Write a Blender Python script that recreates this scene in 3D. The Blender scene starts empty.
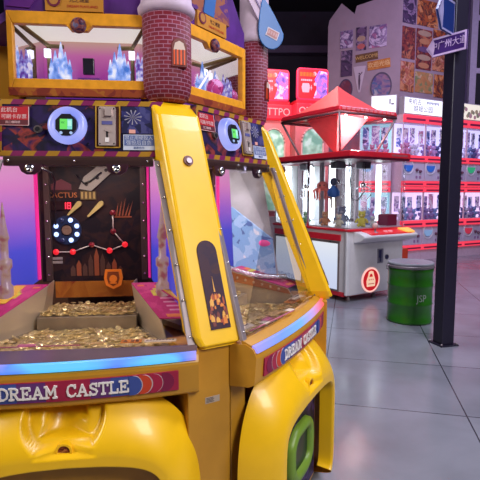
import bpy, bmesh, math, random
from mathutils import Vector, Matrix
random.seed(7)
PI = math.pi
R = math.radians
scene = bpy.context.scene
col = scene.collection

# ---------------------------------------------------------------- camera
cam_data = bpy.data.cameras.new('camera')
cam_data.sensor_width = 36.0
cam_data.lens = 36.0
cam_data.clip_end = 100
cam = bpy.data.objects.new('camera', cam_data)
col.objects.link(cam)
cam.location = (0, 0, 1.55)
cam.rotation_euler = (R(90 - 5.7), 0, 0)
scene.camera = cam
# ---------------------------------------------------------------- world, lights, exposure
world = bpy.data.worlds.new('world')
scene.world = world
world.use_nodes = True
bg = world.node_tree.nodes['Background']
bg.inputs['Color'].default_value = (0.42, 0.30, 0.62, 1)
bg.inputs['Strength'].default_value = 0.035
scene.view_settings.view_transform = 'Standard'
scene.view_settings.look = 'None'
scene.view_settings.gamma = 1
scene.view_settings.use_curve_mapping = False
scene.view_settings.exposure = 0.0


def area(name, loc, target, sx, sy, power, color):
    d = bpy.data.lights.new(name, 'AREA')
    d.shape = 'RECTANGLE'
    d.size, d.size_y = sx, sy
    d.energy = power
    d.color = color
    o = bpy.data.objects.new(name, d)
    col.objects.link(o)
    o.location = loc
    o.rotation_euler = (Vector(target) - Vector(loc)).to_track_quat('-Z', 'Y').to_euler()
    return o


area('ceiling_light_pusher', (-3.9, 0.1, 3.7), (-0.4, 1.9, 1.0), 1.4, 1.4, 130, (1.0, 0.93, 0.84))
area('ceiling_light_entry', (2.5, -0.9, 3.7), (0.0, 2.1, 0.8), 1.4, 1.4, 150, (1.0, 0.94, 0.88))
area('ceiling_light_aisle', (2.3, 1.9, 4.6), (0.9, 2.6, 0.5), 1.6, 0.8, 115, (0.78, 0.80, 1.0))
area('ceiling_light_claw', (1.6, 5.0, 5.0), (1.8, 6.5, 0.2), 1.6, 0.8, 115, (0.88, 0.86, 1.0))
area('ceiling_light_far', (5.2, 8.0, 6.2), (4.6, 11.0, 1.0), 2.0, 1.0, 190, (0.70, 0.62, 1.0))
area('poster_wall_light', (3.0, 8.8, 6.4), (3.6, 12.0, 4.6), 1.2, 0.6, 20, (0.80, 0.52, 0.95))

# ---------------------------------------------------------------- materials
MATS = {}


def new_mat(name):
    m = bpy.data.materials.new(name)
    m.use_nodes = True
    nt = m.node_tree
    return m, nt, nt.nodes['Principled BSDF']


def c4(c):
    return (c[0], c[1], c[2], 1.0)


def solid(name, color, rough=0.5, metal=0.0, noise=0.06, scale=14.0, coat=0.0):
    if name in MATS:
        return MATS[name]
    m, nt, b = new_mat(name)
    tex = nt.nodes.new('ShaderNodeTexNoise')
    tex.inputs['Scale'].default_value = scale
    tex.inputs['Detail'].default_value = 3
    tc = nt.nodes.new('ShaderNodeTexCoord')
    nt.links.new(tc.outputs['Object'], tex.inputs['Vector'])
    ramp = nt.nodes.new('ShaderNodeValToRGB')
    ramp.color_ramp.elements[0].position = 0.3
    ramp.color_ramp.elements[1].position = 0.7
    ramp.color_ramp.elements[0].color = c4([max(0, x * (1 - noise)) for x in color])
    ramp.color_ramp.elements[1].color = c4([min(1, x * (1 + noise)) for x in color])
    nt.links.new(tex.outputs['Fac'], ramp.inputs['Fac'])
    nt.links.new(ramp.outputs['Color'], b.inputs['Base Color'])
    b.inputs['Roughness'].default_value = rough
    b.inputs['Metallic'].default_value = metal
    b.inputs['Coat Weight'].default_value = coat
    b.inputs['Coat Roughness'].default_value = 0.08
    MATS[name] = m
    return m


def glow(name, color, strength, base=None):
    if name in MATS:
        return MATS[name]
    m, nt, b = new_mat(name)
    b.inputs['Base Color'].default_value = c4(base or [x * 0.6 for x in color])
    b.inputs['Emission Color'].default_value = c4(color)
    b.inputs['Emission Strength'].default_value = strength
    b.inputs['Roughness'].default_value = 0.4
    MATS[name] = m
    return m


def glow_ramp(name, stops, strength, axis=2, scale=None):
    """a lit panel whose lamps change colour along it (generated axis), or in soft patches (scale)"""
    if name in MATS:
        return MATS[name]
    m, nt, b = new_mat(name)
    tc = nt.nodes.new('ShaderNodeTexCoord')
    ramp = nt.nodes.new('ShaderNodeValToRGB')
    if scale:
        n = nt.nodes.new('ShaderNodeTexNoise')
        n.inputs['Scale'].default_value = scale
        n.inputs['Detail'].default_value = 1
        nt.links.new(tc.outputs['Object'], n.inputs['Vector'])
        nt.links.new(n.outputs['Fac'], ramp.inputs['Fac'])
    else:
        s = nt.nodes.new('ShaderNodeSeparateXYZ')
        nt.links.new(tc.outputs['Generated'], s.inputs['Vector'])
        nt.links.new(s.outputs[axis], ramp.inputs['Fac'])
    el = ramp.color_ramp.elements
    el[0].position, el[0].color = stops[0][0], c4(stops[0][1])
    el[1].position, el[1].color = stops[-1][0], c4(stops[-1][1])
    for p, c in stops[1:-1]:
        e = el.new(p)
        e.color = c4(c)
    nt.links.new(ramp.outputs['Color'], b.inputs['Emission Color'])
    b.inputs['Base Color'].default_value = (0.06, 0.06, 0.08, 1)
    b.inputs['Emission Strength'].default_value = strength
    b.inputs['Roughness'].default_value = 0.3
    MATS[name] = m
    return m


def art(name, palette, scale=5.0, seed=0.0, rough=0.4, emit=0.0, distort=0.35, constant=True):
    """printed artwork: distorted cells in a handful of colours"""
    if name in MATS:
        return MATS[name]
    m, nt, b = new_mat(name)
    tc = nt.nodes.new('ShaderNodeTexCoord')
    mp = nt.nodes.new('ShaderNodeMapping')
    mp.inputs['Location'].default_value = (seed, seed * 1.7, seed * 0.6)
    nt.links.new(tc.outputs['Object'], mp.inputs['Vector'])
    n = nt.nodes.new('ShaderNodeTexNoise')
    n.inputs['Scale'].default_value = scale
    n.inputs['Detail'].default_value = 4
    n.inputs['Distortion'].default_value = distort * 4
    nt.links.new(mp.outputs['Vector'], n.inputs['Vector'])
    v = nt.nodes.new('ShaderNodeTexVoronoi')
    v.inputs['Scale'].default_value = scale * 2.2
    nt.links.new(mp.outputs['Vector'], v.inputs['Vector'])
    mix = nt.nodes.new('ShaderNodeMath')
    mix.operation = 'MULTIPLY_ADD'
    sp = nt.nodes.new('ShaderNodeSeparateColor')
    nt.links.new(v.outputs['Color'], sp.inputs['Color'])
    nt.links.new(sp.outputs[0], mix.inputs[0])
    mix.inputs[1].default_value = distort
    nt.links.new(n.outputs['Fac'], mix.inputs[2])
    ramp = nt.nodes.new('ShaderNodeValToRGB')
    ramp.color_ramp.interpolation = 'CONSTANT' if constant else 'LINEAR'
    el = ramp.color_ramp.elements
    k = len(palette)
    lo, hi = 0.38, 0.62 + distort
    el[0].position, el[0].color = 0.0, c4(palette[0])
    el[1].position, el[1].color = hi, c4(palette[-1])
    for i, c in enumerate(palette[1:-1], 1):
        e = el.new(lo + (hi - lo) * i / (k - 1))
        e.color = c4(c)
    nt.links.new(mix.outputs[0], ramp.inputs['Fac'])
    nt.links.new(ramp.outputs['Color'], b.inputs['Base Color'])
    if emit:
        nt.links.new(ramp.outputs['Color'], b.inputs['Emission Color'])
        b.inputs['Emission Strength'].default_value = emit
    b.inputs['Roughness'].default_value = max(rough, 0.5)
    b.inputs['Specular IOR Level'].default_value = 0.25
    MATS[name] = m
    return m


def clear(name, tint=(1, 1, 1), gloss=0.09, rough=0.02):
    if name in MATS:
        return MATS[name]
    m = bpy.data.materials.new(name)
    m.use_nodes = True
    nt = m.node_tree
    nt.nodes.remove(nt.nodes['Principled BSDF'])
    out = nt.nodes['Material Output']
    t = nt.nodes.new('ShaderNodeBsdfTransparent')
    t.inputs['Color'].default_value = c4(tint)
    g = nt.nodes.new('ShaderNodeBsdfGlossy')
    g.inputs['Roughness'].default_value = rough
    lw = nt.nodes.new('ShaderNodeLayerWeight')
    lw.inputs['Blend'].default_value = 0.12
    ad = nt.nodes.new('ShaderNodeMath')
    ad.operation = 'MULTIPLY_ADD'
    ad.inputs[1].default_value = 0.5
    ad.inputs[2].default_value = gloss
    ad.use_clamp = True
    nt.links.new(lw.outputs['Fresnel'], ad.inputs[0])
    mx = nt.nodes.new('ShaderNodeMixShader')
    nt.links.new(ad.outputs[0], mx.inputs['Fac'])
    nt.links.new(t.outputs[0], mx.inputs[1])
    nt.links.new(g.outputs[0], mx.inputs[2])
    nt.links.new(mx.outputs[0], out.inputs['Surface'])
    MATS[name] = m
    return m


def brick_mat():
    m, nt, b = new_mat('maroon_brick')
    uv = nt.nodes.new('ShaderNodeUVMap')
    br = nt.nodes.new('ShaderNodeTexBrick')
    br.inputs['Color1'].default_value = (0.20, 0.016, 0.034, 1)
    br.inputs['Color2'].default_value = (0.14, 0.012, 0.028, 1)
    br.inputs['Mortar'].default_value = (0.33, 0.14, 0.22, 1)
    br.inputs['Scale'].default_value = 1.0
    br.inputs['Mortar Size'].default_value = 0.0017
    br.inputs['Brick Width'].default_value = 0.037
    br.inputs['Row Height'].default_value = 0.0160
    nt.links.new(uv.outputs['UV'], br.inputs['Vector'])
    nt.links.new(br.outputs['Color'], b.inputs['Base Color'])
    bp = nt.nodes.new('ShaderNodeBump')
    bp.inputs['Strength'].default_value = 0.6
    bp.inputs['Distance'].default_value = 0.004
    bp.invert = True
    nt.links.new(br.outputs['Fac'], bp.inputs['Height'])
    nt.links.new(bp.outputs['Normal'], b.inputs['Normal'])
    b.inputs['Roughness'].default_value = 0.6
    b.inputs['Specular IOR Level'].default_value = 0.25
    return m


def tile_mat():
    m, nt, b = new_mat('grey_floor_tiles')
    tc = nt.nodes.new('ShaderNodeTexCoord')
    mp = nt.nodes.new('ShaderNodeMapping')
    mp.inputs['Rotation'].default_value = (0, 0, R(13))
    mp.inputs['Location'].default_value = TILE_OFF
    nt.links.new(tc.outputs['Object'], mp.inputs['Vector'])
    br = nt.nodes.new('ShaderNodeTexBrick')
    br.offset = 0.0
    br.inputs['Color1'].default_value = (0.235, 0.242, 0.290, 1)
    br.inputs['Color2'].default_value = (0.265, 0.272, 0.320, 1)
    br.inputs['Mortar'].default_value = (0.045, 0.045, 0.06, 1)
    br.inputs['Scale'].default_value = 1.0
    br.inputs['Mortar Size'].default_value = 0.006
    br.inputs['Mortar Smooth'].default_value = 0.3
    br.inputs['Brick Width'].default_value = 1.007
    br.inputs['Row Height'].default_value = 1.007
    nt.links.new(mp.outputs['Vector'], br.inputs['Vector'])
    n = nt.nodes.new('ShaderNodeTexNoise')
    n.inputs['Scale'].default_value = 1.7
    n.inputs['Detail'].default_value = 7
    n.inputs['Distortion'].default_value = 0.3
    nt.links.new(tc.outputs['Object'], n.inputs['Vector'])
    r = nt.nodes.new('ShaderNodeMapRange')
    r.inputs['From Min'].default_value = 0.3
    r.inputs['From Max'].default_value = 0.7
    r.inputs['To Min'].default_value = 0.78
    r.inputs['To Max'].default_value = 1.15
    nt.links.new(n.outputs['Fac'], r.inputs['Value'])
    mu = nt.nodes.new('ShaderNodeMix')
    mu.data_type = 'RGBA'
    mu.blend_type = 'MULTIPLY'
    mu.inputs['Factor'].default_value = 1
    cb = nt.nodes.new('ShaderNodeCombineColor')
    for i in range(3):
        nt.links.new(r.outputs['Result'], cb.inputs[i])
    nt.links.new(br.outputs['Color'], mu.inputs[6])
    nt.links.new(cb.outputs['Color'], mu.inputs[7])
    nt.links.new(mu.outputs[2], b.inputs['Base Color'])
    r2 = nt.nodes.new('ShaderNodeMapRange')
    r2.inputs['To Min'].default_value = 0.12
    r2.inputs['To Max'].default_value = 0.30
    nt.links.new(n.outputs['Fac'], r2.inputs['Value'])
    nt.links.new(r2.outputs['Result'], b.inputs['Roughness'])
    b.inputs['Specular IOR Level'].default_value = 0.8
    return m


TILE_OFF = (-0.817, -0.445, 0)
# ---------------------------------------------------------------- mesh builder


class MB:
    def __init__(self, M=None):
        self.v, self.f, self.mi, self.sm, self.uv = [], [], [], [], {}
        self.M = M

    def add(self, verts, faces, mi=0, smooth=False, uvs=None, M=None):
        o = len(self.v)
        M = M if M is not None else self.M
        for p in verts:
            p = Vector(p)
            self.v.append(M @ p if M is not None else p)
        for k, f in enumerate(faces):
            if uvs:
                self.uv[len(self.f)] = [uvs[i] for i in f]
            self.f.append([o + i for i in f])
            self.mi.append(mi)
            self.sm.append(smooth)

    def box(self, x0, x1, y0, y1, z0, z1, mi=0, M=None):
        v = [(x, y, z) for x in (x0, x1) for y in (y0, y1) for z in (z0, z1)]
        self.add(v, [(0, 1, 3, 2), (4, 6, 7, 5), (0, 4, 5, 1), (2, 3, 7, 6), (0, 2, 6, 4), (1, 5, 7, 3)], mi, M=M)

    def hexa(self, a, b, mi=0, M=None, smooth=False):
        """solid between two matching polygons"""
        n = len(a)
        fs = [tuple(range(n))[::-1], tuple(range(n, 2 * n))]
        for i in range(n):
            j = (i + 1) % n
            fs.append((i, j, n + j, n + i))
        self.add(list(a) + list(b), fs, mi, M=M, smooth=smooth)

    def prism(self, poly, d0, d1, mi=0, M=None, fn=None):
        """poly in (u,z); extruded along the middle coordinate d"""
        a = [(p[0], d0, p[1]) for p in poly]
        b = [(p[0], d1, p[1]) for p in poly]
        if fn:
            a = [fn(*p) for p in a]
            b = [fn(*p) for p in b]
        self.hexa(a, b, mi, M)

    def grid(self, rows, mi=0, smooth=True, close_u=False, M=None, uvs=None, mifn=None):
        n, m = len(rows), len(rows[0])
        vs = [p for r in rows for p in r]
        fs = []
        for i in range(n - 1):
            for j in range(m if close_u else m - 1):
                k = (j + 1) % m
                fs.append((i * m + j, i * m + k, (i + 1) * m + k, (i + 1) * m + j))
        self.add(vs, fs, mi, smooth, uvs, M)

    def tube(self, pts, r, seg=8, mi=0, M=None, taper=None):
        pts = [Vector(p) for p in pts]
        rows = []
        up = Vector((0.13, 0.07, 1)).normalized()
        for i, p in enumerate(pts):
            d = (pts[min(i + 1, len(pts) - 1)] - pts[max(i - 1, 0)]).normalized()
            a = d.cross(up)
            if a.length < 0.05:
                a = d.cross(Vector((1, 0, 0)))
            a.normalize()
            b = d.cross(a).normalized()
            rr = taper[i] if taper else r
            rows.append([p + a * rr * math.cos(t * 2 * PI / seg) + b * rr * math.sin(t * 2 * PI / seg) for t in range(seg)])
        vs = [q for row in rows for q in row]
        fs = []
        n = len(rows)
        for i in range(n - 1):
            for j in range(seg):
                k = (j + 1) % seg
                fs.append((i * seg + j, i * seg + k, (i + 1) * seg + k, (i + 1) * seg + j))
        fs.append(tuple(range(seg)))
        fs.append(tuple(range((n - 1) * seg, n * seg)))
        self.add(vs, fs, mi, True, M=M)

    def lathe(self, prof, c=(0, 0, 0), seg=24, mi=0, M=None, a0=0.0, a1=2 * PI, axis='z', smooth=True, cap=True):
        """prof: (radius, height) from bottom to top round a vertical axis; axis 'n' turns it to the middle coordinate"""
        full = abs(a1 - a0 - 2 * PI) < 1e-6
        m = seg if full else seg + 1
        vs, fs, uvs = [], [], []
        for (r, h) in prof:
            for j in range(m):
                t = a0 + (a1 - a0) * j / seg
                x, y = r * math.cos(t), r * math.sin(t)
                if axis == 'z':
                    vs.append((c[0] + x, c[1] + y, c[2] + h))
                else:
                    vs.append((c[0] + x, c[1] + h, c[2] + y))
                uvs.append((t * max(p[0] for p in prof), h))
        n = len(prof)
        for i in range(n - 1):
            for j in range(seg if full else seg):
                k = (j + 1) % m if full else j + 1
                fs.append((i * m + j, i * m + k, (i + 1) * m + k, (i + 1) * m + j))
        if cap and full:
            fs.append(tuple(range(m)))
            fs.append(tuple(range((n - 1) * m, n * m)))
        self.add(vs, fs, mi, smooth, uvs, M)

    def ball(self, c, r, seg=12, rings=8, mi=0, M=None):
        rx, ry, rz = (r, r, r) if not hasattr(r, '__len__') else r
        rows = []
        for i in range(1, rings):
            a = -PI / 2 + PI * i / rings
            rows.append([(c[0] + rx * math.cos(a) * math.cos(2 * PI * j / seg), c[1] + ry * math.cos(a) * math.sin(2 * PI * j / seg), c[2] + rz * math.sin(a)) for j in range(seg)])
        vs = [p for r_ in rows for p in r_]
        n = len(rows)
        fs = []
        for i in range(n - 1):
            for j in range(seg):
                k = (j + 1) % seg
                fs.append((i * seg + j, i * seg + k, (i + 1) * seg + k, (i + 1) * seg + j))
        b = len(vs)
        vs += [(c[0], c[1], c[2] - rz), (c[0], c[1], c[2] + rz)]
        for j in range(seg):
            k = (j + 1) % seg
            fs.append((b, k, j))
            fs.append((b + 1, (n - 1) * seg + j, (n - 1) * seg + k))
        self.add(vs, fs, mi, True, M=M)

    def ring(self, c, r0, r1, d0, d1, seg=28, mi=0, M=None, sx=1.0):
        """flat ring facing along the middle coordinate"""
        prof = [(r0, d0), (r1, d0), (r1, d1), (r0, d1), (r0, d0)]
        vs, fs = [], []
        for (r, h) in prof[:4]:
            for j in range(seg):
                t = 2 * PI * j / seg
                vs.append((c[0] + sx * r * math.cos(t), c[1] + h, c[2] + r * math.sin(t)))
        for i in range(4):
            for j in range(seg):
                k = (j + 1) % seg
                i2 = (i + 1) % 4
                fs.append((i * seg + j, i * seg + k, i2 * seg + k, i2 * seg + j))
        self.add(vs, fs, mi, False, M=M)

    def disc(self, c, r, d0, d1, seg=24, mi=0, M=None, sx=1.0):
        self.prism([(c[0] + sx * r * math.cos(2 * PI * j / seg), c[2] + r * math.sin(2 * PI * j / seg)) for j in range(seg)], c[1] + d0, c[1] + d1, mi, M)

    def text(self, s, size, c, depth=0.002, mi=0, M=None, fn=None, align='CENTER', stretch=1.0, rot=0.0):
        cu = bpy.data.curves.new('lettering_curve', 'FONT')
        cu.body = s
        cu.size = size
        cu.align_x = align
        cu.align_y = 'CENTER'
        cu.extrude = depth / 2
        cu.resolution_u = 3
        ob = bpy.data.objects.new('lettering_curve', cu)
        col.objects.link(ob)
        dg = bpy.context.evaluated_depsgraph_get()
        me = bpy.data.meshes.new_from_object(ob.evaluated_get(dg))
        cr, sr = math.cos(rot), math.sin(rot)
        vs = []
        for v in me.vertices:
            x, y = v.co.x * stretch, v.co.y
            p = (c[0] + x * cr - y * sr, c[1] + v.co.z, c[2] + x * sr + y * cr)
            vs.append(fn(*p) if fn else p)
        self.add(vs, [tuple(p.vertices) for p in me.polygons], mi, M=M)
        bpy.data.objects.remove(ob)
        bpy.data.meshes.remove(me)
        bpy.data.curves.remove(cu)

    def build(self, name, mats, parent=None, bevel=0.0, bseg=2, label=None):
        if not isinstance(mats, (list, tuple)):
            mats = [mats]
        me = bpy.data.meshes.new(name)
        me.from_pydata([tuple(p) for p in self.v], [], self.f)
        for m in mats:
            me.materials.append(m)
        for i, p in enumerate(me.polygons):
            p.material_index = self.mi[i]
            p.use_smooth = self.sm[i]
        if self.uv:
            ul = me.uv_layers.new(name='UVMap')
            for i, p in enumerate(me.polygons):
                if i in self.uv:
                    for k, li in enumerate(p.loop_indices):
                        ul.data[li].uv = self.uv[i][k]
        bm = bmesh.new()
        bm.from_mesh(me)
        bmesh.ops.recalc_face_normals(bm, faces=bm.faces[:])
        bm.to_mesh(me)
        bm.free()
        me.update()
        ob = bpy.data.objects.new(name, me)
        col.objects.link(ob)
        if parent is not None:
            ob.parent = parent
            ob.matrix_parent_inverse = world_of(parent).inverted()
        if bevel:
            bv = ob.modifiers.new('bevel', 'BEVEL')
            bv.width = bevel
            bv.segments = bseg
            bv.limit_method = 'ANGLE'
            bv.angle_limit = R(40)
        if label:
            ob['label'] = label
        return ob


def world_of(o):
    m = Matrix.LocRotScale(o.location, o.rotation_euler, o.scale)
    if o.parent is not None:
        return world_of(o.parent) @ o.matrix_parent_inverse @ m
    return m


def tag(o, label=None, cat=None, group=None, kind=None):
    if label:
        o['label'] = label
    if cat:
        o['category'] = cat
    if group:
        o['group'] = group
    if kind:
        o['kind'] = kind
    return o


def root_at(name, loc, label, cat, group=None):
    o = bpy.data.objects.new(name, None)
    o.empty_display_size = 0.1
    col.objects.link(o)
    o.location = loc
    return tag(o, label, cat, group)


def copy_tree(o, offset=None, parent=None):
    c = o.copy()
    col.objects.link(c)
    if parent is not None:
        c.parent = parent
        c.matrix_parent_inverse = o.matrix_parent_inverse.copy()
    elif offset is not None:
        c.location = o.location + Vector(offset)
    for ch in [x for x in o.children]:
        copy_tree(ch, None, c)
    return c


def frame(O, ang):
    """local (u along the face to the viewer's right, n outward, z up) -> world; ang = direction of u, degrees right of forward"""
    a = R(ang)
    u = Vector((math.sin(a), math.cos(a), 0))
    n = Vector((math.cos(a), -math.sin(a), 0))
    M = Matrix.Identity(4)
    for i in range(3):
        M[i][0], M[i][1], M[i][2], M[i][3] = u[i], n[i], (0, 0, 1)[i], O[i]
    return M


# slab-serif capitals for the name band: strokes on a 1-high cell
SERIF = {
    'D': ([[(0.16, 0), (0.16, 1)], [(0.0, 0.05), (0.42, 0.05), (0.66, 0.2), (0.74, 0.5), (0.66, 0.8), (0.42, 0.95), (0.0, 0.95)]], 0.86),
    'R': ([[(0.16, 0), (0.16, 1)], [(0.0, 0.95), (0.45, 0.95), (0.62, 0.84), (0.62, 0.62), (0.45, 0.5), (0.16, 0.5)], [(0.4, 0.5), (0.66, 0.05), (0.82, 0.05)], [(0.0, 0.05), (0.34, 0.05)]], 0.9),
    'E': ([[(0.16, 0), (0.16, 1)], [(0.0, 0.95), (0.66, 0.95), (0.66, 0.72)], [(0.0, 0.05), (0.7, 0.05), (0.7, 0.3)], [(0.16, 0.5), (0.46, 0.5)], [(0.46, 0.38), (0.46, 0.62)]], 0.84),
    'A': ([[(0.12, 0.05), (0.42, 0.97)], [(0.42, 0.97), (0.74, 0.05)], [(0.25, 0.36), (0.62, 0.36)], [(0.0, 0.05), (0.28, 0.05)], [(0.58, 0.05), (0.88, 0.05)]], 0.96),
    'M': ([[(0.14, 0.0), (0.16, 1)], [(0.16, 0.97), (0.46, 0.3)], [(0.46, 0.3), (0.78, 0.97)], [(0.8, 0), (0.78, 1)], [(0.0, 0.05), (0.3, 0.05)], [(0.64, 0.05), (0.94, 0.05)], [(0.0, 0.95), (0.2, 0.95)], [(0.74, 0.95), (0.94, 0.95)]], 1.04),
    'C': ([[(0.68, 0.98), (0.68, 0.7)], [(0.68, 0.78), (0.56, 0.92), (0.36, 0.96), (0.16, 0.84), (0.08, 0.5), (0.16, 0.16), (0.36, 0.04), (0.58, 0.08), (0.7, 0.24)]], 0.82),
    'S': ([[(0.56, 0.98), (0.56, 0.72)], [(0.56, 0.8), (0.44, 0.94), (0.24, 0.95), (0.1, 0.84), (0.12, 0.64), (0.32, 0.53), (0.52, 0.44), (0.6, 0.26), (0.5, 0.08), (0.3, 0.04), (0.12, 0.12), (0.06, 0.24)], [(0.06, 0.0), (0.06, 0.3)]], 0.74),
    'T': ([[(0.36, 0), (0.36, 1)], [(0.02, 0.7), (0.02, 0.95), (0.7, 0.95), (0.7, 0.7)], [(0.2, 0.05), (0.52, 0.05)]], 0.82),
    'L': ([[(0.16, 0), (0.16, 1)], [(0.0, 0.95), (0.34, 0.95)], [(0.0, 0.05), (0.66, 0.05), (0.66, 0.34)]], 0.8),
    ' ': ([], 0.62),
}


def serif_text(mb, s, size, u0, z0, d0, d1, fn, stretch=1.0, w=0.12, mi=0):
    x = u0
    for ch in s:
        strokes, adv = SERIF[ch]
        for st in strokes:
            for i in range(len(st) - 1):
                p, q = Vector(st[i]), Vector(st[i + 1])
                d = (q - p)
                if d.length < 1e-6:
                    continue
                d.normalize()
                s_ = Vector((-d.y, d.x)) * (w / 2)
                e = d * (w * 0.25)
                quad = [p - e - s_, q + e - s_, q + e + s_, p - e + s_]
                poly = [(x + v.x * size * stretch, z0 + v.y * size) for v in quad]
                mb.prism(poly, d0, d1, mi, fn=fn)
        x += adv * size * stretch
    return x


def serif_width(s, size, stretch=1.0):
    return sum(SERIF[ch][1] for ch in s) * size * stretch


# ---------------------------------------------------------------- shared materials
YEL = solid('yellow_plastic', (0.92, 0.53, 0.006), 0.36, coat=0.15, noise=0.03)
YEL_DEEP = solid('amber_shaded_yellow', (0.52, 0.245, 0.018), 0.36, noise=0.05)  # amber yellow with the lower body's shade put into its colour
ORANGE = solid('orange_frame_print', (0.80, 0.34, 0.02), 0.4, noise=0.12, scale=30)
GREYMET = solid('grey_brushed_metal', (0.30, 0.25, 0.28), 0.48, 0.5)
STEEL = solid('steel_plate', (0.66, 0.56, 0.42), 0.38, 0.6, noise=0.12, scale=6)
CHROME = solid('chrome', (0.8, 0.8, 0.83), 0.12, 1.0)
BLACK = solid('black_plastic', (0.012, 0.011, 0.015), 0.35)
DARKBROWN = solid('dark_brown_panel', (0.05, 0.022, 0.02), 0.4)
WHITE = solid('white_plastic', (0.75, 0.74, 0.78), 0.4, noise=0.03)
CORNICE = solid('lilac_white_plaster', (0.55, 0.42, 0.56), 0.6, noise=0.12)
REDP = solid('red_plastic', (0.70, 0.02, 0.04), 0.28, coat=0.3)
MAGENTA = solid('magenta_print', (0.40, 0.02, 0.20), 0.4)
PURPLE = solid('purple_board', (0.085, 0.018, 0.19), 0.45, noise=0.3, scale=8)
NAVY = solid('navy_board', (0.02, 0.02, 0.09), 0.4)
GLASS = clear('clear_glass', (0.97, 0.97, 0.99), 0.025)
ACRYL = clear('clear_acrylic', (0.93, 0.96, 0.98), 0.07)
BRASS = solid('brass_coin', (0.82, 0.65, 0.34), 0.34, 0.75, noise=0.25, scale=40)
BRICK = brick_mat()

# ================================================================= THE SETTING
mb = MB()
mb.box(-7, 10, -3.5, 16.5, -0.12, 0)
tag(mb.build('floor', tile_mat()), kind='structure')
DARKWALL = solid('dark_plum_wall', (0.030, 0.022, 0.045), 0.8, noise=0.2, scale=2)
mb = MB(); mb.box(-7, 10, 16.3, 16.5, 0, 7.4)
tag(mb.build('wall_back', DARKWALL), kind='structure')
mb = MB(); mb.box(-7, -6.8, -3.5, 16.3, 0, 7.4)
tag(mb.build('wall_left', DARKWALL), kind='structure')
mb = MB(); mb.box(9.8, 10, -3.5, 16.3, 0, 7.4)
tag(mb.build('wall_right', DARKWALL), kind='structure')
mb = MB(); mb.box(-7, 10, -3.5, 16.5, 7.4, 7.5)
tag(mb.build('ceiling', solid('black_ceiling', (0.012, 0.01, 0.018), 0.9)), kind='structure')
mb = MB(); mb.box(-6.8, 9.8, 15.9, 16.3, 6.0, 6.22)
tag(mb.build('trim_1', solid('plum_beam', (0.11, 0.075, 0.15), 0.7)), kind='structure')
# dark window wall at the right
WINMET = solid('lilac_grey_frame', (0.42, 0.36, 0.50), 0.5)
mb = MB()
for k, (a0, a1, b0, b1) in enumerate(((6.05, 6.22, 3.0, 7.0), (7.5, 7.65, 3.0, 7.0), (6.22, 7.5, 4.66, 4.80), (6.22, 7.5, 6.0, 6.14), (6.22, 7.5, 6.86, 7.0), (6.22, 7.5, 3.0, 3.12))):
    mb.box(a0, a1, 13.0 + (0.01 if k > 1 else 0), 13.13, b0, b1)
win = tag(mb.build('window_1', WINMET, bevel=0.01), kind='structure')
mb = MB()
mb.box(6.2, 7.52, 13.05, 13.08, 3.02, 6.98)
tag(mb.build('pane', solid('black_window_glass', (0.004, 0.004, 0.010), 0.6), win), kind='structure')
mb = MB(); mb.box(5.72, 9.8, 13.14, 13.34, 0, 7.4)
tag(mb.build('wall_window', solid('dark_violet_wall', (0.06, 0.04, 0.09), 0.8)), kind='structure')

# ================================================================= COIN PUSHER
CEN = Vector((-0.70, 2.72, 0))
FL = frame((-0.5945, 1.6524, 0), 84)
FR = frame((0.2301, 2.1259, 0), 32)
ROOT = root_at('coin_pusher_machine', (-0.70, 2.72, 0), 'big yellow coin pusher machine with brick turrets and a red-blue name band', 'arcade machine')
CU = -0.02


def seg_u(u0, u1, n):
    return [u0 + (u1 - u0) * i / n for i in range(n + 1)]


def sweep(mb, F, prof_fn, us, mi=0, smooth=False, cap=True):
    """prof_fn(u) -> list of (n,z); swept along u"""
    rows = [[(u, n, z) for (n, z) in prof_fn(u)] for u in us]
    m = len(rows[0])
    mb.grid([r + [r[0]] for r in rows] if False else rows, mi, smooth, close_u=True, M=F)
    if cap:
        k = len(rows)
        mb.add(rows[0], [tuple(range(m))], mi, M=F)
        mb.add(rows[-1], [tuple(range(m))], mi, M=F)




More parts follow.
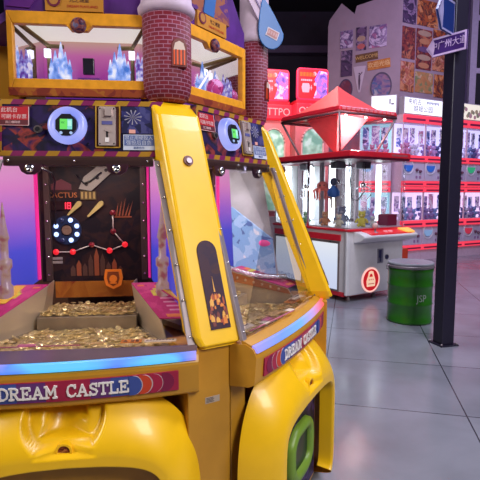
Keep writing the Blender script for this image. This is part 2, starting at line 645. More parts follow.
def playfield_station(F, key):
    main = key in ('left', 'right')
    UR, UL = 0.445, -0.46
    UM, UHALF = (UR + UL) / 2, (UR - UL) / 2 + 0.01
    sag = lambda u: max(0.0, 1 - ((u - UM) / UHALF) ** 2)
    LA, LB, LC = (0.128, -0.075, -0.18) if key == 'left' else (0.067, -0.113, -0.168)
    LIP = lambda u: LA + LB * u + LC * u * u        # how far the lip stands out from the chord
    INN = lambda u: min(0.02, LIP(u) - 0.055)       # foot of the glass
    off = lambda u: 0.7 * (LIP(u) - 0.115)
    # ---- lip with light strip and name band
    mb = MB()

    def lp(u):
        e = LIP(u)
        return [(INN(u) - 0.05, 0.985), (e - 0.045, 0.992), (e - 0.012, 0.978), (e, 0.955), (e + 0.002, 0.945), (e - 0.004, 0.86), (e - 0.006, 0.845), (e - 0.03, 0.832), (INN(u) - 0.05, 0.822)]
    sweep(mb, F, lp, seg_u(UL, UR, 28))
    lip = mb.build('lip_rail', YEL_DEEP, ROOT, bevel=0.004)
    mb = MB()

    def ls(u):
        e = LIP(u)
        return [(e - 0.022, 0.984), (e - 0.022, 0.9895), (e - 0.010, 0.986), (e + 0.003, 0.972), (e + 0.003, 0.964), (e - 0.02, 0.966)]
    sweep(mb, F, ls, seg_u(UL + 0.01, UR - 0.008, 24), smooth=False)
    strip = mb.build('light_strip', LED[key], lip, label='glowing blue light strip')
    # grey ledge below the glass
    mb = MB()
    sweep(mb, F, lambda u: [(INN(u), 0.985), (INN(u), 1.004), (INN(u) + 0.012, 1.002), (LIP(u) - 0.022, 0.991), (LIP(u) - 0.024, 0.985)], seg_u(UL + 0.005, UR - 0.005, 24))
    mb.build('ledge', YEL_DEEP if key == 'right' else solid('ledge_plum_grey', (0.17, 0.11, 0.14), 0.25, 0.4), ROOT)
    if main:
        fn = lambda u, d, z: tuple(F @ Vector((u, LIP(u) + d, z)))
        mb = MB()

        def band(u0, u1, z0, z1, mi, d=0.0):
            sweep(mb, F, lambda u: [(LIP(u) - 0.004, z0), (LIP(u) + 0.0035 + d, z0), (LIP(u) + 0.006 + d, z1), (LIP(u) - 0.002, z1)], seg_u(u0, u1, 10), mi)
        z0, z1 = 0.864, 0.934
        band(-0.405, 0.375, z0, z1, 0)                     # red
        band(-0.255, -0.145, z0 + 0.002, z1 - 0.002, 1, 0.0006)     # blue left
        band(-0.145, -0.055, z0 + 0.002, z1 - 0.002, 3, 0.0006)
        band(0.085, 0.15, z0 + 0.002, z1 - 0.002, 3, 0.0006)
        band(0.15, 0.225, z0 + 0.002, z1 - 0.002, 1, 0.0006)        # blue right
        for sgn, uc in ((1, 0.225), (-1, -0.255)):         # nested round ends
            zc = (z0 + z1) / 2
            rr = (z1 - z0) / 2 - 0.002
            for k, (du, mi_) in enumerate(((0.105, 5), (0.068, 4), (0.066, 0), (0.034, 4), (0.030, 2), (0.0, 4), (-0.003, 1))):
                poly = []
                for j in range(17):
                    t = -PI / 2 + PI * j / 16
                    poly.append((uc + sgn * (du + rr * 0.9 * math.cos(t)), zc + rr * math.sin(t)))
                poly += [(uc + sgn * (du - 0.012), zc + rr), (uc + sgn * (du - 0.012), zc - rr)]
                d = 0.0062 + k * 0.0005
                mb.prism(poly, 0.002, d, mi_, fn=fn)
        nb = mb.build('name_band', [solid('band_crimson', (0.36, 0.012, 0.05), 0.4), solid('band_blue', (0.045, 0.075, 0.30), 0.4), solid('band_orange_red', (0.55, 0.05, 0.015), 0.4), solid('band_violet', (0.13, 0.03, 0.17), 0.4), solid('band_white_line', (0.5, 0.40, 0.42), 0.5), solid('band_dark_red', (0.20, 0.008, 0.05), 0.4)], lip, label='red and blue name band')
        sz, st = 0.041, 0.99
        u_end = -0.202 if key == 'left' else -0.245
        for word in ('DREAM', 'CASTLE'):
            mb = MB()
            u_end = serif_text(mb, word, sz, u_end, 0.8785, 0.004, 0.0105, fn, st, 0.135) + 0.62 * sz * st
            mb.build('lettering', solid('cream_lettering', (0.80, 0.74, 0.72), 0.5), nb, label='cream ' + word + ' lettering')

    # ---- lower bulge with an arched opening and a scoop
    mb = MB()
    NS, NT = 340, 72
    rows = []
    sm = lambda x: (lambda y: y * y * (3 - 2 * y))(min(1.0, max(0.0, x)))
    um, ua_, ub_ = (UR + UL) / 2 + 0.003, (UR - UL) / 2 + 0.003, (UR - UL) / 2 - 0.145
    for i in range(NS + 1):
        t = -0.28 * PI + i / NS * (1.56 * PI)     # from low right over the top to low left
        ct, st_ = math.cos(t), math.sin(t)

        def sup(a, b, zc, uc, p):
            return uc + a * math.copysign(abs(ct) ** (2 / p), ct), zc + b * math.copysign(abs(st_) ** (2 / p), st_)
        uo, zo = sup(ua_ + 0.008, 0.475, 0.405, um, 2.75)
        ui, zi = sup(ub_, 0.235, 0.365, um + 0.012, 8.0)
        if zi > 0.4:
            zi += 0.035 * (1 - min(1, abs(ui - um) / 0.3) ** 2)
        zo, zi = max(0.07, zo), max(0.07, zi)
        row = []
        for k in range(NT + 1):
            q = k / NT
            u = uo + (ui - uo) * q
            z = zo + (zi - zo) * q
            n = 0.02 + 0.130 * (1 - (1 - min(1, q / 0.8)) ** 1.8)
            if q > 0.93:
                n -= 0.075 * ((q - 0.93) / 0.07)
            n += off(u) + 0.012
            x, y = u - CU - 0.012, z - 0.80
            e = (x / 0.135) ** 2 + (y / 0.118) ** 2
            if e < 1 and z < 0.9:                   # scoop below the name band, deepest in its middle channel
                n -= 0.042 * sm((1 - e) * 4.5) * sm((0.86 - z) / 0.03)
                n -= 0.060 * sm((0.068 - abs(x)) / 0.018) * sm((z - 0.728) / 0.014) * sm((0.86 - z) / 0.03)
            row.append((u, n, z))
        rows.append(row)
    mb.grid(rows, 0, True, M=F)
    bulge = mb.build('lower_bulge', YEL, ROOT)
    fB = lambda u, d, z: tuple(F @ Vector((u, d + off(u), z)))
    rect = lambda a, b, c, d, n=8: [(a + (b - a) * k / n, c) for k in range(n + 1)] + [(b - (b - a) * k / n, d) for k in range(n + 1)]
    mb = MB()                       # recessed wall of the opening
    x0, x1 = um - ub_ - 0.03, um + ub_ + 0.04
    for k in range(10):
        a, b = x0 + (x1 - x0) * k / 10, x0 + (x1 - x0) * (k + 1) / 10
        mb.prism([(a, 0.06), (b, 0.06), (b, 0.69), (a, 0.69)], -0.03, 0.055, fn=fB)
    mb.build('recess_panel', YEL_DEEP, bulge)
    mb = MB()
    x0, x1, ztop = um - ub_ + 0.03, um + ub_, (0.46 if key == 'left' else 0.60)
    for k in range(10):
        a, b = x0 + (x1 - x0) * k / 10, x0 + (x1 - x0) * (k + 1) / 10
        mb.prism([(a, 0.09), (b, 0.09), (b, ztop), (a, ztop)], 0.055, 0.062, fn=fB)
    mb.build('printed_panel', art('bulge_print', [(0.015, 0.012, 0.03), (0.03, 0.02, 0.06), (0.07, 0.035, 0.12), (0.02, 0.015, 0.03), (0.10, 0.06, 0.16), (0.02, 0.02, 0.04)], 6, 2.0), bulge, label='dark purple printed panel')
    # coin return button in the scoop
    mb = MB(F @ Matrix.Translation((0, off(0.0) + 0.012, 0)))
    mb.ring((CU + 0.018, 0, 0.698), 0.020, 0.027, 0.06, 0.128)
    mb.build('return_ring', YEL, bulge)
    mb = MB(F @ Matrix.Translation((0, off(0.0) + 0.012, 0)))
    mb.disc((CU + 0.018, 0, 0.698), 0.0205, 0.06, 0.122)
    mb.build('return_button', art('rust_button', [(0.12, 0.02, 0.01), (0.25, 0.06, 0.02), (0.4, 0.16, 0.05), (0.2, 0.03, 0.02)], 40, 1.0), bulge, label='rust red round button')
    # prize door: a wavy green frame round a dark hatch
    mb = MB()
    N = 48
    oc = (um + 0.06, 0.345)
    outer, inner = [], []
    for j in range(N):
        t = 2 * PI * j / N
        x = math.copysign(abs(math.cos(t)) ** 0.5, math.cos(t))
        y = math.copysign(abs(math.sin(t)) ** 0.5, math.sin(t))
        wv = 1 + 0.05 * math.cos(4 * t)
        outer.append((oc[0] + 0.150 * x * wv, oc[1] + 0.130 * y * wv))
        inner.append((oc[0] + 0.098 * x, oc[1] + 0.082 * y))
    prof = [(1.0, -0.004), (0.98, 0.02), (0.5, 0.03), (0.04, 0.02), (0.0, -0.002)]
    rr = []
    for q, d in prof:
        rr.append([fB(inner[j][0] + (outer[j][0] - inner[j][0]) * q, d + 0.066, inner[j][1] + (outer[j][1] - inner[j][1]) * q) for j in range(N)])
    mb.grid(rr, 0, True, close_u=True)
    door = mb.build('prize_door', solid('lime_green_plastic', (0.17, 0.30, 0.03), 0.4), bulge, label='lime green wavy prize door frame')
    mb = MB()
    mb.prism(inner, 0.062, 0.070, fn=fB)
    mb.build('hatch', solid('dark_hatch', (0.012, 0.02, 0.012), 0.3), bulge)

    # ---- inside of the playfield
    mb = MB(F)
    mb.prism([(-0.335, -0.16), (0.30, -0.16), (0.205, -0.42), (-0.235, -0.42)], 0, 1) if False else None
    tr = lambda z0, z1, poly: mb.hexa([(p[0], p[1], z0) for p in poly], [(p[0], p[1], z1) for p in poly])
    tr(0.94, 0.966, [(-0.43, INN(-0.43) - 0.01), (0.42, INN(0.42) - 0.01), (0.23, -0.56), (-0.26, -0.56)])
    mb.build('coin_bed', solid('bed_steel', (0.35, 0.28, 0.2), 0.4, 0.6), ROOT)
    mb = MB(F)
    tr(0.966, 1.024, [(-0.225, -0.345), (0.188, -0.345), (0.188, -0.575), (-0.225, -0.575)])
    mb.build('pusher_shelf', solid('shelf_tan_metal', (0.42, 0.33, 0.24), 0.4, 0.5, noise=0.1), ROOT, bevel=0.003)
    # pusher plate behind the shelf: translucent amber bar
    mb = MB(F)
    mb.prism([(-0.205, 1.06), (0.165, 1.06), (0.165, 1.135), (-0.205, 1.135)], -0.585, -0.572)
    mb.build('amber_plate', art('amber_acrylic', [(0.14, 0.035, 0.008), (0.26, 0.07, 0.010), (0.34, 0.11, 0.015), (0.20, 0.025, 0.010)], 5, 3, 0.25, emit=0.12, constant=False), ROOT, label='translucent amber plate')
    # coin guides, steel walls at both sides with sloping instruction tops
    for s in (-1, 1):
        bx = lambda u: CU + s * (u - CU) if s < 0 else u
        p_bi, p_bo = (bx(0.19), -0.40), (bx(0.325), -0.12)
        ti, to = (bx(0.158), -0.44, 1.145), (bx(0.298), -0.165, 1.052)
        mb = MB(F)
        a = [(p_bi[0], p_bi[1], 0.966), (p_bo[0], p_bo[1], 0.966), to, ti]
        og = s * 0.006
        b = [(p[0] + og, p[1], p[2]) for p in a]
        mb.hexa(a, b)
        a2 = [(bx(0.158), -0.44, 1.145), (bx(0.19), -0.40, 0.966), (bx(0.185), -0.56, 0.966), (bx(0.165), -0.56, 1.145)]
        mb.hexa(a2, [(p[0] + og, p[1], p[2]) for p in a2])
        g = mb.build('coin_guide', STEEL, ROOT, bevel=0.0015)
        mb = MB(F)
        card = [ti, to, (bx(0.392), -0.165, 1.052), (bx(0.362), -0.44, 1.145)]
        mb.hexa([(p[0], p[1], p[2]) for p in card], [(p[0], p[1], p[2] + 0.004) for p in card])
        lc = mb.build('instruction_card', art('pink_card', [(0.50, 0.03, 0.16), (0.56, 0.04, 0.2), (0.62, 0.07, 0.22), (0.5, 0.03, 0.18)], 6, 1.0), g, label='pink printed instruction card')
        mb = MB(F)

        def on_card(p, q, dz):
            L_ = Vector(card[0]).lerp(Vector(card[1]), q)
            R_ = Vector(card[3]).lerp(Vector(card[2]), q)
            v = L_.lerp(R_, p)
            return (v.x, v.y, v.z + dz)

        def strip_(p0, p1, q0, q1, mi):
            pts = [on_card(p0, q0, 0.004), on_card(p1, q0, 0.004), on_card(p1, q1, 0.004), on_card(p0, q1, 0.004)]
            mb.hexa(pts, [(x, y, z + 0.0015) for x, y, z in pts], mi)
        strip_(0.45, 0.97, 0.10, 0.16, 1); strip_(0.38, 0.97, 0.19, 0.27, 0)
        strip_(0.30, 0.40, 0.25, 0.40, 0); strip_(0.08, 0.22, 0.08, 0.12, 1)
        for k in range(5):
            strip_(0.40 + 0.04 * k, 0.98, 0.36 + 0.105 * k, 0.39 + 0.105 * k, 2)
        strip_(0.35, 0.98, 0.90, 0.97, 1)
        if s < 0:
            for k, (p0, p1, q0, q1) in enumerate(((0.42, 0.98, 0.05, 0.30), (0.36, 0.98, 0.28, 0.55), (0.50, 0.98, 0.50, 0.80))):
                pts = [on_card(p0, q0, 0.006), on_card(p1, q0, 0.006), on_card(p1, q1, 0.006), on_card(p0, q1, 0.006)]
                mb.hexa(pts, [(x, y, z + 0.002 + 0.0005 * k) for x, y, z in pts], 3)
        mb.build('lettering', [solid('card_yellow_green', (0.62, 0.55, 0.06), 0.5), solid('card_orange', (0.8, 0.25, 0.05), 0.5), solid('card_pale_pink', (0.75, 0.35, 0.5), 0.5), solid('card_sun_yellow', (0.85, 0.48, 0.05), 0.5)], lc)
    # printed lip just behind the glass
    SW = 0.075 if key == 'left' else 0.105
    mb = MB(F)
    sweep(mb, Matrix.Identity(4), lambda u: [(INN(u) - 0.003, 0.966), (INN(u) - 0.003, 1.012), (INN(u) - SW + 0.003, 1.0), (INN(u) - SW, 0.966)], seg_u(-0.42, 0.41, 16))
    fl = mb.build('front_sill', solid('navy_sill', (0.03, 0.03, 0.07), 0.3) if key == 'right' else art('crimson_sill', [(0.13, 0.012, 0.03), (0.20, 0.015, 0.035), (0.10, 0.012, 0.06), (0.25, 0.02, 0.03)], 4, 4), ROOT, label='dark crimson printed sill')
    lab = [solid('label_cream', (0.62, 0.52, 0.42), 0.5), solid('label_orange', (0.62, 0.20, 0.03), 0.5), solid('label_brown', (0.10, 0.03, 0.02), 0.5), solid('label_pink', (0.50, 0.12, 0.22), 0.5), solid('label_gold', (0.5, 0.3, 0.12), 0.5)]
    for (a, b, q0, q1, m0, extra) in ((0.165, 0.24, 0.0, 0.5, 1, 'warn'), (0.25, 0.365, 0.05, 0.42, 0, 'text'), (-0.19, -0.13, 0.35, 0.65, 3, None), (-0.36, 0.03, 0.78, 0.84, 3, None), (0.275, 0.35, 0.86, 0.94, 4, None), (0.06, 0.11, 0.3, 0.6, 4, None)) + (((-0.34, -0.26, 0.1, 0.5, 0, 'text'), (-0.10, 0.0, 0.1, 0.5, 4, None), (-0.24, -0.20, 0.5, 0.85, 0, None), (0.0, 0.05, 0.6, 0.9, 0, None)) if key == 'right' else ()):
        mb = MB(F @ Matrix.Translation((0, 0, 0.0)))
        b0 = INN((a + b) / 2) - SW + 0.002
        n0, n1 = b0 + (SW - 0.005) * q0, b0 + (SW - 0.005) * q1
        zt_ = 1.0 + 0.012 * q1 + 0.0005
        mb.box(a, b, n0, n1, zt_, zt_ + 0.0025, m0)
        if extra == 'warn':
            mb.add([(a + 0.005, n1 - 0.005, zt_ + 0.0036), (a + 0.027, n1 - 0.005, zt_ + 0.0036), (a + 0.016, n0 + 0.005, zt_ + 0.0036)], [(0, 1, 2)], 2, M=F)
            mb.box(a + 0.036, a + 0.048, n0 + 0.006, n1 - 0.006, zt_ + 0.0025, zt_ + 0.0035, 2)
            mb.box(a + 0.053, a + 0.065, n0 + 0.006, n1 - 0.006, zt_ + 0.0025, zt_ + 0.0035, 2)
        if extra == 'text':
            for k in range(int((b - a) / 0.0127)):
                mb.box(a + 0.006 + 0.0115 * k, a + 0.015 + 0.0115 * k, n0 + 0.005, n0 + 0.013, zt_ + 0.0025, zt_ + 0.0035, 2)
        mb.build('sill_label', lab, fl)

    # ---- pinball board with its lamps
    nb_ = -0.58
    mb = MB(F)
    mb.prism([(-0.262, 1.135), (0.222, 1.135), (0.222, 1.72), (-0.262, 1.72)], nb_ - 0.02, nb_)
    pbd = mb.build('pinball_board', art('board_print', [(0.006, 0.004, 0.008), (0.012, 0.007, 0.012), (0.035, 0.014, 0.014), (0.018, 0.009, 0.016), (0.008, 0.006, 0.012)], 7, 5.0, 0.3, constant=False), ROOT, label='dark printed pinball board')
    for s in (-0.2275, 0.205):
        mb = MB(F)
        mb.box(s - 0.013, s + 0.013, nb_, nb_ + 0.016, 1.14, 1.70)
        mb.build('side_rail', solid('rail_brown', (0.10, 0.06, 0.055), 0.35, 0.3), pbd)
    for k in range(7):
        for s in (-0.2275, 0.205):
            mb = MB(F)
            mb.ball((s, nb_ + 0.018, 1.17 + k * 0.083), 0.0055, 8, 6)
            mb.build('bolt', CHROME, pbd)
    # lamp ring
    rc = (-0.146, 1.375)
    mb = MB(F)
    mb.ring((rc[0], nb_, rc[1]), 0.028, 0.066, 0.0, 0.006)
    lr = mb.build('lamp_ring', solid('ring_blue_black', (0.02, 0.03, 0.08), 0.3), pbd)
    for k in range(8):
        t = 2 * PI * k / 8 + PI / 8
        mb = MB(F)
        on = k not in (2, 5)
        mb.ball((rc[0] + 0.05 * math.cos(t), nb_ + 0.008, rc[1] + 0.05 * math.sin(t)), (0.011, 0.008, 0.011), 10, 7)
        mb.build('lamp', glow('lamp_blue_white', (0.42, 0.58, 1.0), 2.2) if on else solid('lamp_off_navy', (0.03, 0.04, 0.12), 0.2), lr)
    mb = MB(F)
    for k in range(10):
        t = 2 * PI * k / 10
        mb.box(rc[0] - 0.004 + 0.016 * math.cos(t), rc[0] + 0.004 + 0.016 * math.cos(t), nb_ + 0.002, nb_ + 0.012, rc[1] - 0.004 + 0.016 * math.sin(t), rc[1] + 0.004 + 0.016 * math.sin(t))
    mb.disc((rc[0], nb_, rc[1]), 0.022, 0.0, 0.009)
    mb.build('ring_hub', solid('hub_tan', (0.32, 0.19, 0.14), 0.4, 0.3), lr)
    # red lamps joined by white links
    reds = [(-0.197, 1.274), (-0.122, 1.274), (-0.036, 1.306), (0.045, 1.278), (0.116, 1.306), (0.064, 1.368), (0.064, 1.455)]
    mb = MB(F)
    for p, q in zip(reds[:-1], reds[1:]):
        mb.tube([(p[0], nb_ + 0.006, p[1]), (q[0], nb_ + 0.006, q[1])], 0.0028, 6)
    mb.build('white_link', solid('link_white', (0.6, 0.5, 0.48), 0.4), pbd)
    for k, p in enumerate(reds):
        mb = MB(F)
        mb.lathe([(0.013, 0.0), (0.014, 0.006), (0.010, 0.011), (0.004, 0.014)], (p[0], nb_, p[1]), 14, axis='n')
        mb.build('red_lamp', glow('lamp_red', (1.0, 0.02, 0.03), 0.75, (0.5, 0.01, 0.02)) if k not in (2, 5, 6) else solid('lamp_dull_red', (0.25, 0.015, 0.025), 0.3), pbd)
    # flippers
    for (p, q) in (((-0.086, 1.497), (-0.135, 1.447)), ((0.013, 1.497), (-0.046, 1.440))):
        mb = MB(F)
        d = Vector((q[0] - p[0], q[1] - p[1])).normalized()
        s_ = Vector((-d.y, d.x))
        poly = []
        for j in range(9):
            t = PI / 2 + PI * j / 8
            v = Vector(p) + d * 0.012 * math.cos(t) + s_ * 0.012 * math.sin(t)
            poly.append((v.x, v.y))
        for j in range(9):
            t = -PI / 2 + PI * j / 8
            v = Vector(q) + d * 0.004 * math.cos(t) + s_ * 0.004 * math.sin(t)
            poly.append((v.x, v.y))
        mb.prism(poly, nb_ + 0.002, nb_ + 0.014)
        mb.build('flipper', solid('flipper_cream', (0.52, 0.38, 0.14), 0.4), pbd)
    # digital counter and its dark box
    mb = MB(F)
    mb.prism([(-0.215, 1.468), (-0.105, 1.468), (-0.105, 1.508), (-0.215, 1.508)], nb_, nb_ + 0.006)
    dg_ = mb.build('counter', solid('counter_black', (0.03, 0.012, 0.014), 0.25), pbd)
    mb = MB(F)
    segs = {'1': 'bc', '8': 'abcdefg'}
    mi_ = 0
    for ch, u0 in (('1', -0.160), ('8', -0.138)):
        W_, H_ = 0.013, 0.026
        zb = 1.475
        S = {'a': ((0, H_), (W_, H_)), 'b': ((W_, H_), (W_, H_ / 2)), 'c': ((W_, H_ / 2), (W_, 0)), 'd': ((0, 0), (W_, 0)), 'e': ((0, 0), (0, H_ / 2)), 'f': ((0, H_ / 2), (0, H_)), 'g': ((0, H_ / 2), (W_, H_ / 2))}
        for k in segs[ch]:
            (x0, y0), (x1, y1) = S[k]
            mb.box(u0 + min(x0, x1) - 0.0018, u0 + max(x0, x1) + 0.0018, nb_ + 0.005, nb_ + 0.008, zb + min(y0, y1) - 0.0018, zb + max(y0, y1) + 0.0018)
    mb.build('digits', glow('digit_red', (1.0, 0.03, 0.06), 2.2), dg_, label='glowing red digits 18')
    # printed words and shapes on the board
    mb = MB(F)
    mb.text('CACTUS', 0.034, (-0.163, nb_ + 0.001, 1.535), 0.002, 0, stretch=1.05)
    mb.prism([(-0.21, 1.56), (-0.12, 1.56), (-0.12, 1.585), (-0.165, 1.61), (-0.21, 1.585)], nb_, nb_ + 0.0016, 2)
    for k in range(5):
        u0 = 0.075 + k * 0.014
        mb.prism([(u0, 1.44), (u0 + 0.008, 1.44), (u0 + 0.014 + 0.003 * k, 1.50 + 0.012 * (k % 3))], nb_, nb_ + 0.0016, 1)
    mb.prism([(0.07, 1.432), (0.15, 1.432), (0.15, 1.438), (0.07, 1.438)], nb_, nb_ + 0.0016, 1)
    for k in range(9):                                    # a burning castle skyline
        u0 = -0.135 + k * 0.027
        h = (0.05, 0.075, 0.06, 0.10, 0.13, 0.105, 0.065, 0.08, 0.045)[k]
        mb.prism([(u0, 1.16), (u0 + 0.021, 1.16), (u0 + 0.021, 1.16 + h * 0.7), (u0 + 0.0105, 1.16 + h), (u0, 1.16 + h * 0.7)], nb_, nb_ + 0.0014, 1 if k % 3 == 1 else 3)
    for k in range(2):
        mb.prism([(-0.215, 1.22 + 0.018 * k), (-0.17, 1.22 + 0.018 * k), (-0.17, 1.232 + 0.018 * k), (-0.215, 1.232 + 0.018 * k)], nb_, nb_ + 0.0016, 4)
    mb.build('print', [solid('print_orange', (0.42, 0.12, 0.03), 0.5), solid('print_rust', (0.30, 0.07, 0.03), 0.5), solid('print_maroon', (0.12, 0.018, 0.03), 0.5), solid('print_brown', (0.10, 0.04, 0.03), 0.5), solid('print_grey', (0.30, 0.24, 0.24), 0.5)], pbd)
    # tilted pale ramp with holes and the square numeral plate
    mb = MB(F)
    mb.prism([(-0.085, 1.565), (-0.03, 1.555), (0.085, 1.66), (0.03, 1.69), (-0.06, 1.62)], nb_ + 0.002, nb_ + 0.012)
    rp = mb.build('ball_ramp', solid('ramp_grey', (0.30, 0.25, 0.23), 0.4), pbd)
    mb = MB(F)
    for (a, b) in ((-0.05, 1.585), (0.0, 1.615), (0.04, 1.65)):
        mb.disc((a, nb_, b), 0.008, 0.010, 0.0135)
    mb.build('ramp_hole', solid('hole_dark', (0.02, 0.01, 0.01), 0.5), rp)
    mb = MB(F)
    mb.tube([(-0.095, nb_ + 0.016, 1.63), (-0.06, nb_ + 0.018, 1.59), (-0.03, nb_ + 0.018, 1.60), (0.02, nb_ + 0.018, 1.64)], 0.004, 8)
    mb.build('ball_rail', BLACK, rp)
    mb = MB(F)
    mb.prism([(-0.08, 1.515), (-0.01, 1.515), (-0.01, 1.555), (-0.08, 1.555)], nb_, nb_ + 0.005, 0)
    for k in range(4):
        mb.box(-0.076 + k * 0.018, -0.068 + k * 0.018, nb_ + 0.004, nb_ + 0.0065, 1.52, 1.55, 1)
    mb.build('bonus_plate', [solid('plate_brown', (0.12, 0.07, 0.03), 0.4), solid('plate_gold', (0.42, 0.28, 0.10), 0.4)], pbd)
    # orange badge on the plate below
    mb = MB(F)
    mb.prism([(0.025, 1.19), (0.097, 1.19), (0.104, 1.15), (0.095, 1.115), (0.061, 1.098), (0.027, 1.115), (0.018, 1.15)], -0.570, -0.560, 0)
    mb.prism([(0.036, 1.18), (0.086, 1.18), (0.09, 1.15), (0.083, 1.125), (0.061, 1.112), (0.039, 1.125), (0.032, 1.15)], -0.562, -0.557, 1)
    mb.disc((0.061, -0.560, 1.147), 0.018, 0, 0.006, 14, 0)
    mb.box(0.045, 0.077, -0.558, -0.554, 1.124, 1.130, 0)
    mb.build('badge', [glow('badge_orange', (0.9, 0.20, 0.02), 0.35), solid('badge_brown', (0.28, 0.06, 0.02), 0.4)], pbd, label='orange crest-shaped badge')
    # side walls: lit pink-to-blue panels with little towers
    for s in (-1, 1):
        bx = lambda u: 2 * CU - u if s < 0 else u
        far = s > 0 and key == 'right'
        T1 = 0.30 if far else 1.0
        I0, I1, O0, O1 = Vector((0.228, -0.572, 1.15)), Vector((0.228, -0.572, 1.72)), Vector((0.385, -0.25, 1.03)), Vector((0.335, -0.352, 1.70))
        w0, w1 = I0.lerp(O0, T1), I1.lerp(O1, T1)
        mb = MB(F)
        a = [(bx(p.x), p.y, p.z) for p in (I0, w0, w1, I1)]
        mb.hexa(a, [(p[0] + s * 0.012, p[1] - 0.006, p[2]) for p in a])
        sp = mb.build('side_panel', PANELLIGHT, ROOT, label='pink to blue glowing side panel')
        if far:
            mb = MB(F)
            a = [(bx(p.x), p.y, p.z) for p in (w0, O0, O1, w1)]
            mb.hexa(a, [(p[0] + s * 0.012, p[1] - 0.006, p[2]) for p in a])
            mb.build('painted_mirror_panel', solid('side_pale_reflection', (0.52, 0.52, 0.62), 0.3, noise=0.25, scale=7), ROOT)  # matte panel; the mirror's pale reflections are put into its colour
        mb = MB(F)
        q = [(bx(0.2285), -0.566, 1.15), (bx(0.236), -0.55, 1.15), (bx(0.236), -0.55, 1.70), (bx(0.2285), -0.566, 1.70)]
        mb.hexa(q, [(p[0] - s * 0.006, p[1] + 0.004, p[2]) for p in q])
        mb.build('edge_light', glow('edge_magenta', (0.9, 0.03, 0.30), 0.6), sp)
        if not far:
            t, rad, zt = 0.66, 0.026, 1.50
            c_ = I0.lerp(O0, t)
            mb = MB(F)
            mb.lathe([(rad * 1.15, 0), (rad * 1.15, 0.08), (rad * 0.8, 0.09), (rad * 0.8, 0.15), (rad * 1.1, 0.16), (rad * 1.1, 0.19), (rad * 0.62, 0.20), (rad * 0.62, 0.27), (rad * 0.85, 0.28), (rad * 0.5, 0.33), (rad * 0.12, zt - 1.08), (0.001, zt - 1.07)], (bx(c_.x - 0.03), c_.y + 0.012, 1.08), 12)
            mb.build('tower', TOWER, sp, label='small lit pink and gold tower')
    mb = MB(F)
    tr(1.715, 1.735, [(-0.32, -0.31), (0.30, -0.31), (0.22, -0.60), (-0.25, -0.60)])
    mb.build('playfield_ceiling', DARKBROWN, ROOT)
    ld = bpy.data.lights.new('playfield_lamp', 'AREA')
    ld.shape, ld.size, ld.size_y, ld.energy, ld.color = 'RECTANGLE', 0.42, 0.04, 2.6, (1.0, 0.90, 0.78)
    lo_ = bpy.data.objects.new('playfield_lamp', ld)
    col.objects.link(lo_)
    pz = F @ Vector((CU, -0.36, 1.70))
    tz = F @ Vector((CU, -0.30, 1.0))
    lo_.location = pz
    lo_.rotation_euler = (tz - pz).to_track_quat('-Z', 'Y').to_euler()
    nrm = F.to_3x3() @ Vector((1, 0, 0))
    lo_.rotation_euler = Matrix((nrm, (tz - pz).normalized().cross(nrm) * -1, -(tz - pz).normalized())).transposed().to_euler()

    # ---- sloping glass in a grey frame
    sl = 0.41
    gp = lambda u, z, d=0.0: (u, (INN(u) + 0.004) * (1.675 - z) / 0.675 - 0.252 * (z - 1.0) / 0.675 + d, z)
    zt = 1.675
    UB, UT = 0.445, 0.315
    UBR = UB
    mb = MB(F)
    quad = [gp(-UB, 1.0), gp(UBR - 0.01, 1.0), gp(UT, zt), gp(-UT - 0.02, zt)]
    mb.hexa(quad, [(p[0], p[1] - 0.005, p[2]) for p in quad])
    gl = mb.build('glass_window', GLASS, ROOT)
    for s in (-1, 1):
        mb = MB(F)
        a0, a1 = (UBR if s > 0 else -UB) - 0.01, s * UT - 0.008
        w = -s * 0.028
        q = [gp(a0, 1.0, 0.004), gp(a0 + w, 1.0, 0.004), gp(a1 + w, zt, 0.004), gp(a1, zt, 0.004)]
        mb.hexa(q, [(p[0], p[1] - 0.016, p[2]) for p in q])
        mb.build('window_frame', GREYMET, gl, bevel=0.002)
    for k in range(6):
        for s in (-1, 1):
            z = 1.03 + k * 0.125
            B_ = UBR if s > 0 else UB
            u = s * (B_ + (UT - B_) * (z - 1) / (zt - 1)) - 0.009 - s * 0.014
            mb = MB(F)
            mb.ball(gp(u, z, 0.006), 0.005, 8, 5)
            mb.build('screw', CHROME, gl)

    # ---- control panel above the glass
    cp = lambda u, z, d=0.0: (u, -0.285 - 0.15 * (z - 1.69) + d, z)
    F3 = lambda u, d, z: tuple(F @ Vector(cp(u, z, d)))
    mb = MB(F)
    P0, P1, UU0, UU1 = 1.690, 1.915, (0.33 if key == 'left' else 0.285), 0.30
    q = [cp(-UU0, P0), cp(UU1 + 0.01, P0), cp(UU1 - 0.01, P1), cp(-UU0 + 0.01, P1)]
    mb.hexa(q, [(p[0], p[1] - 0.03, p[2]) for p in q])
    pan = mb.build('control_panel', art('panel_print_' + key, [(0.008, 0.006, 0.012), (0.012, 0.008, 0.03), (0.022, 0.010, 0.07), (0.010, 0.007, 0.02), (0.26, 0.035, 0.03), (0.025, 0.010, 0.07), (0.01, 0.008, 0.015)], 6.5, 1.3, 0.35, constant=False), ROOT, label='dark control panel with a fiery print')
    mb = MB()
    for (zz0, zz1) in ((1.692, 1.712), (1.895, 1.915)):          # slanted yellow and magenta blocks
        n = 14
        for k in range(n):
            a = 0.005 - UU0 + (UU0 + 0.30) * k / n
            b = a + (UU0 + 0.30) / n
            mb.prism([(a, zz0), (b, zz0), (b + 0.012, zz1), (a + 0.012, zz1)], 0.0, 0.003, k % 2, fn=F3)
    for uu in (0.005 - UU0, 0.288):
        for k in range(5):
            z_ = 1.712 + 0.183 * k / 5
            mb.prism([(uu, z_), (uu + 0.014, z_), (uu + 0.014, z_ + 0.0366), (uu, z_ + 0.0366)], 0, 0.003, k % 2, fn=F3)
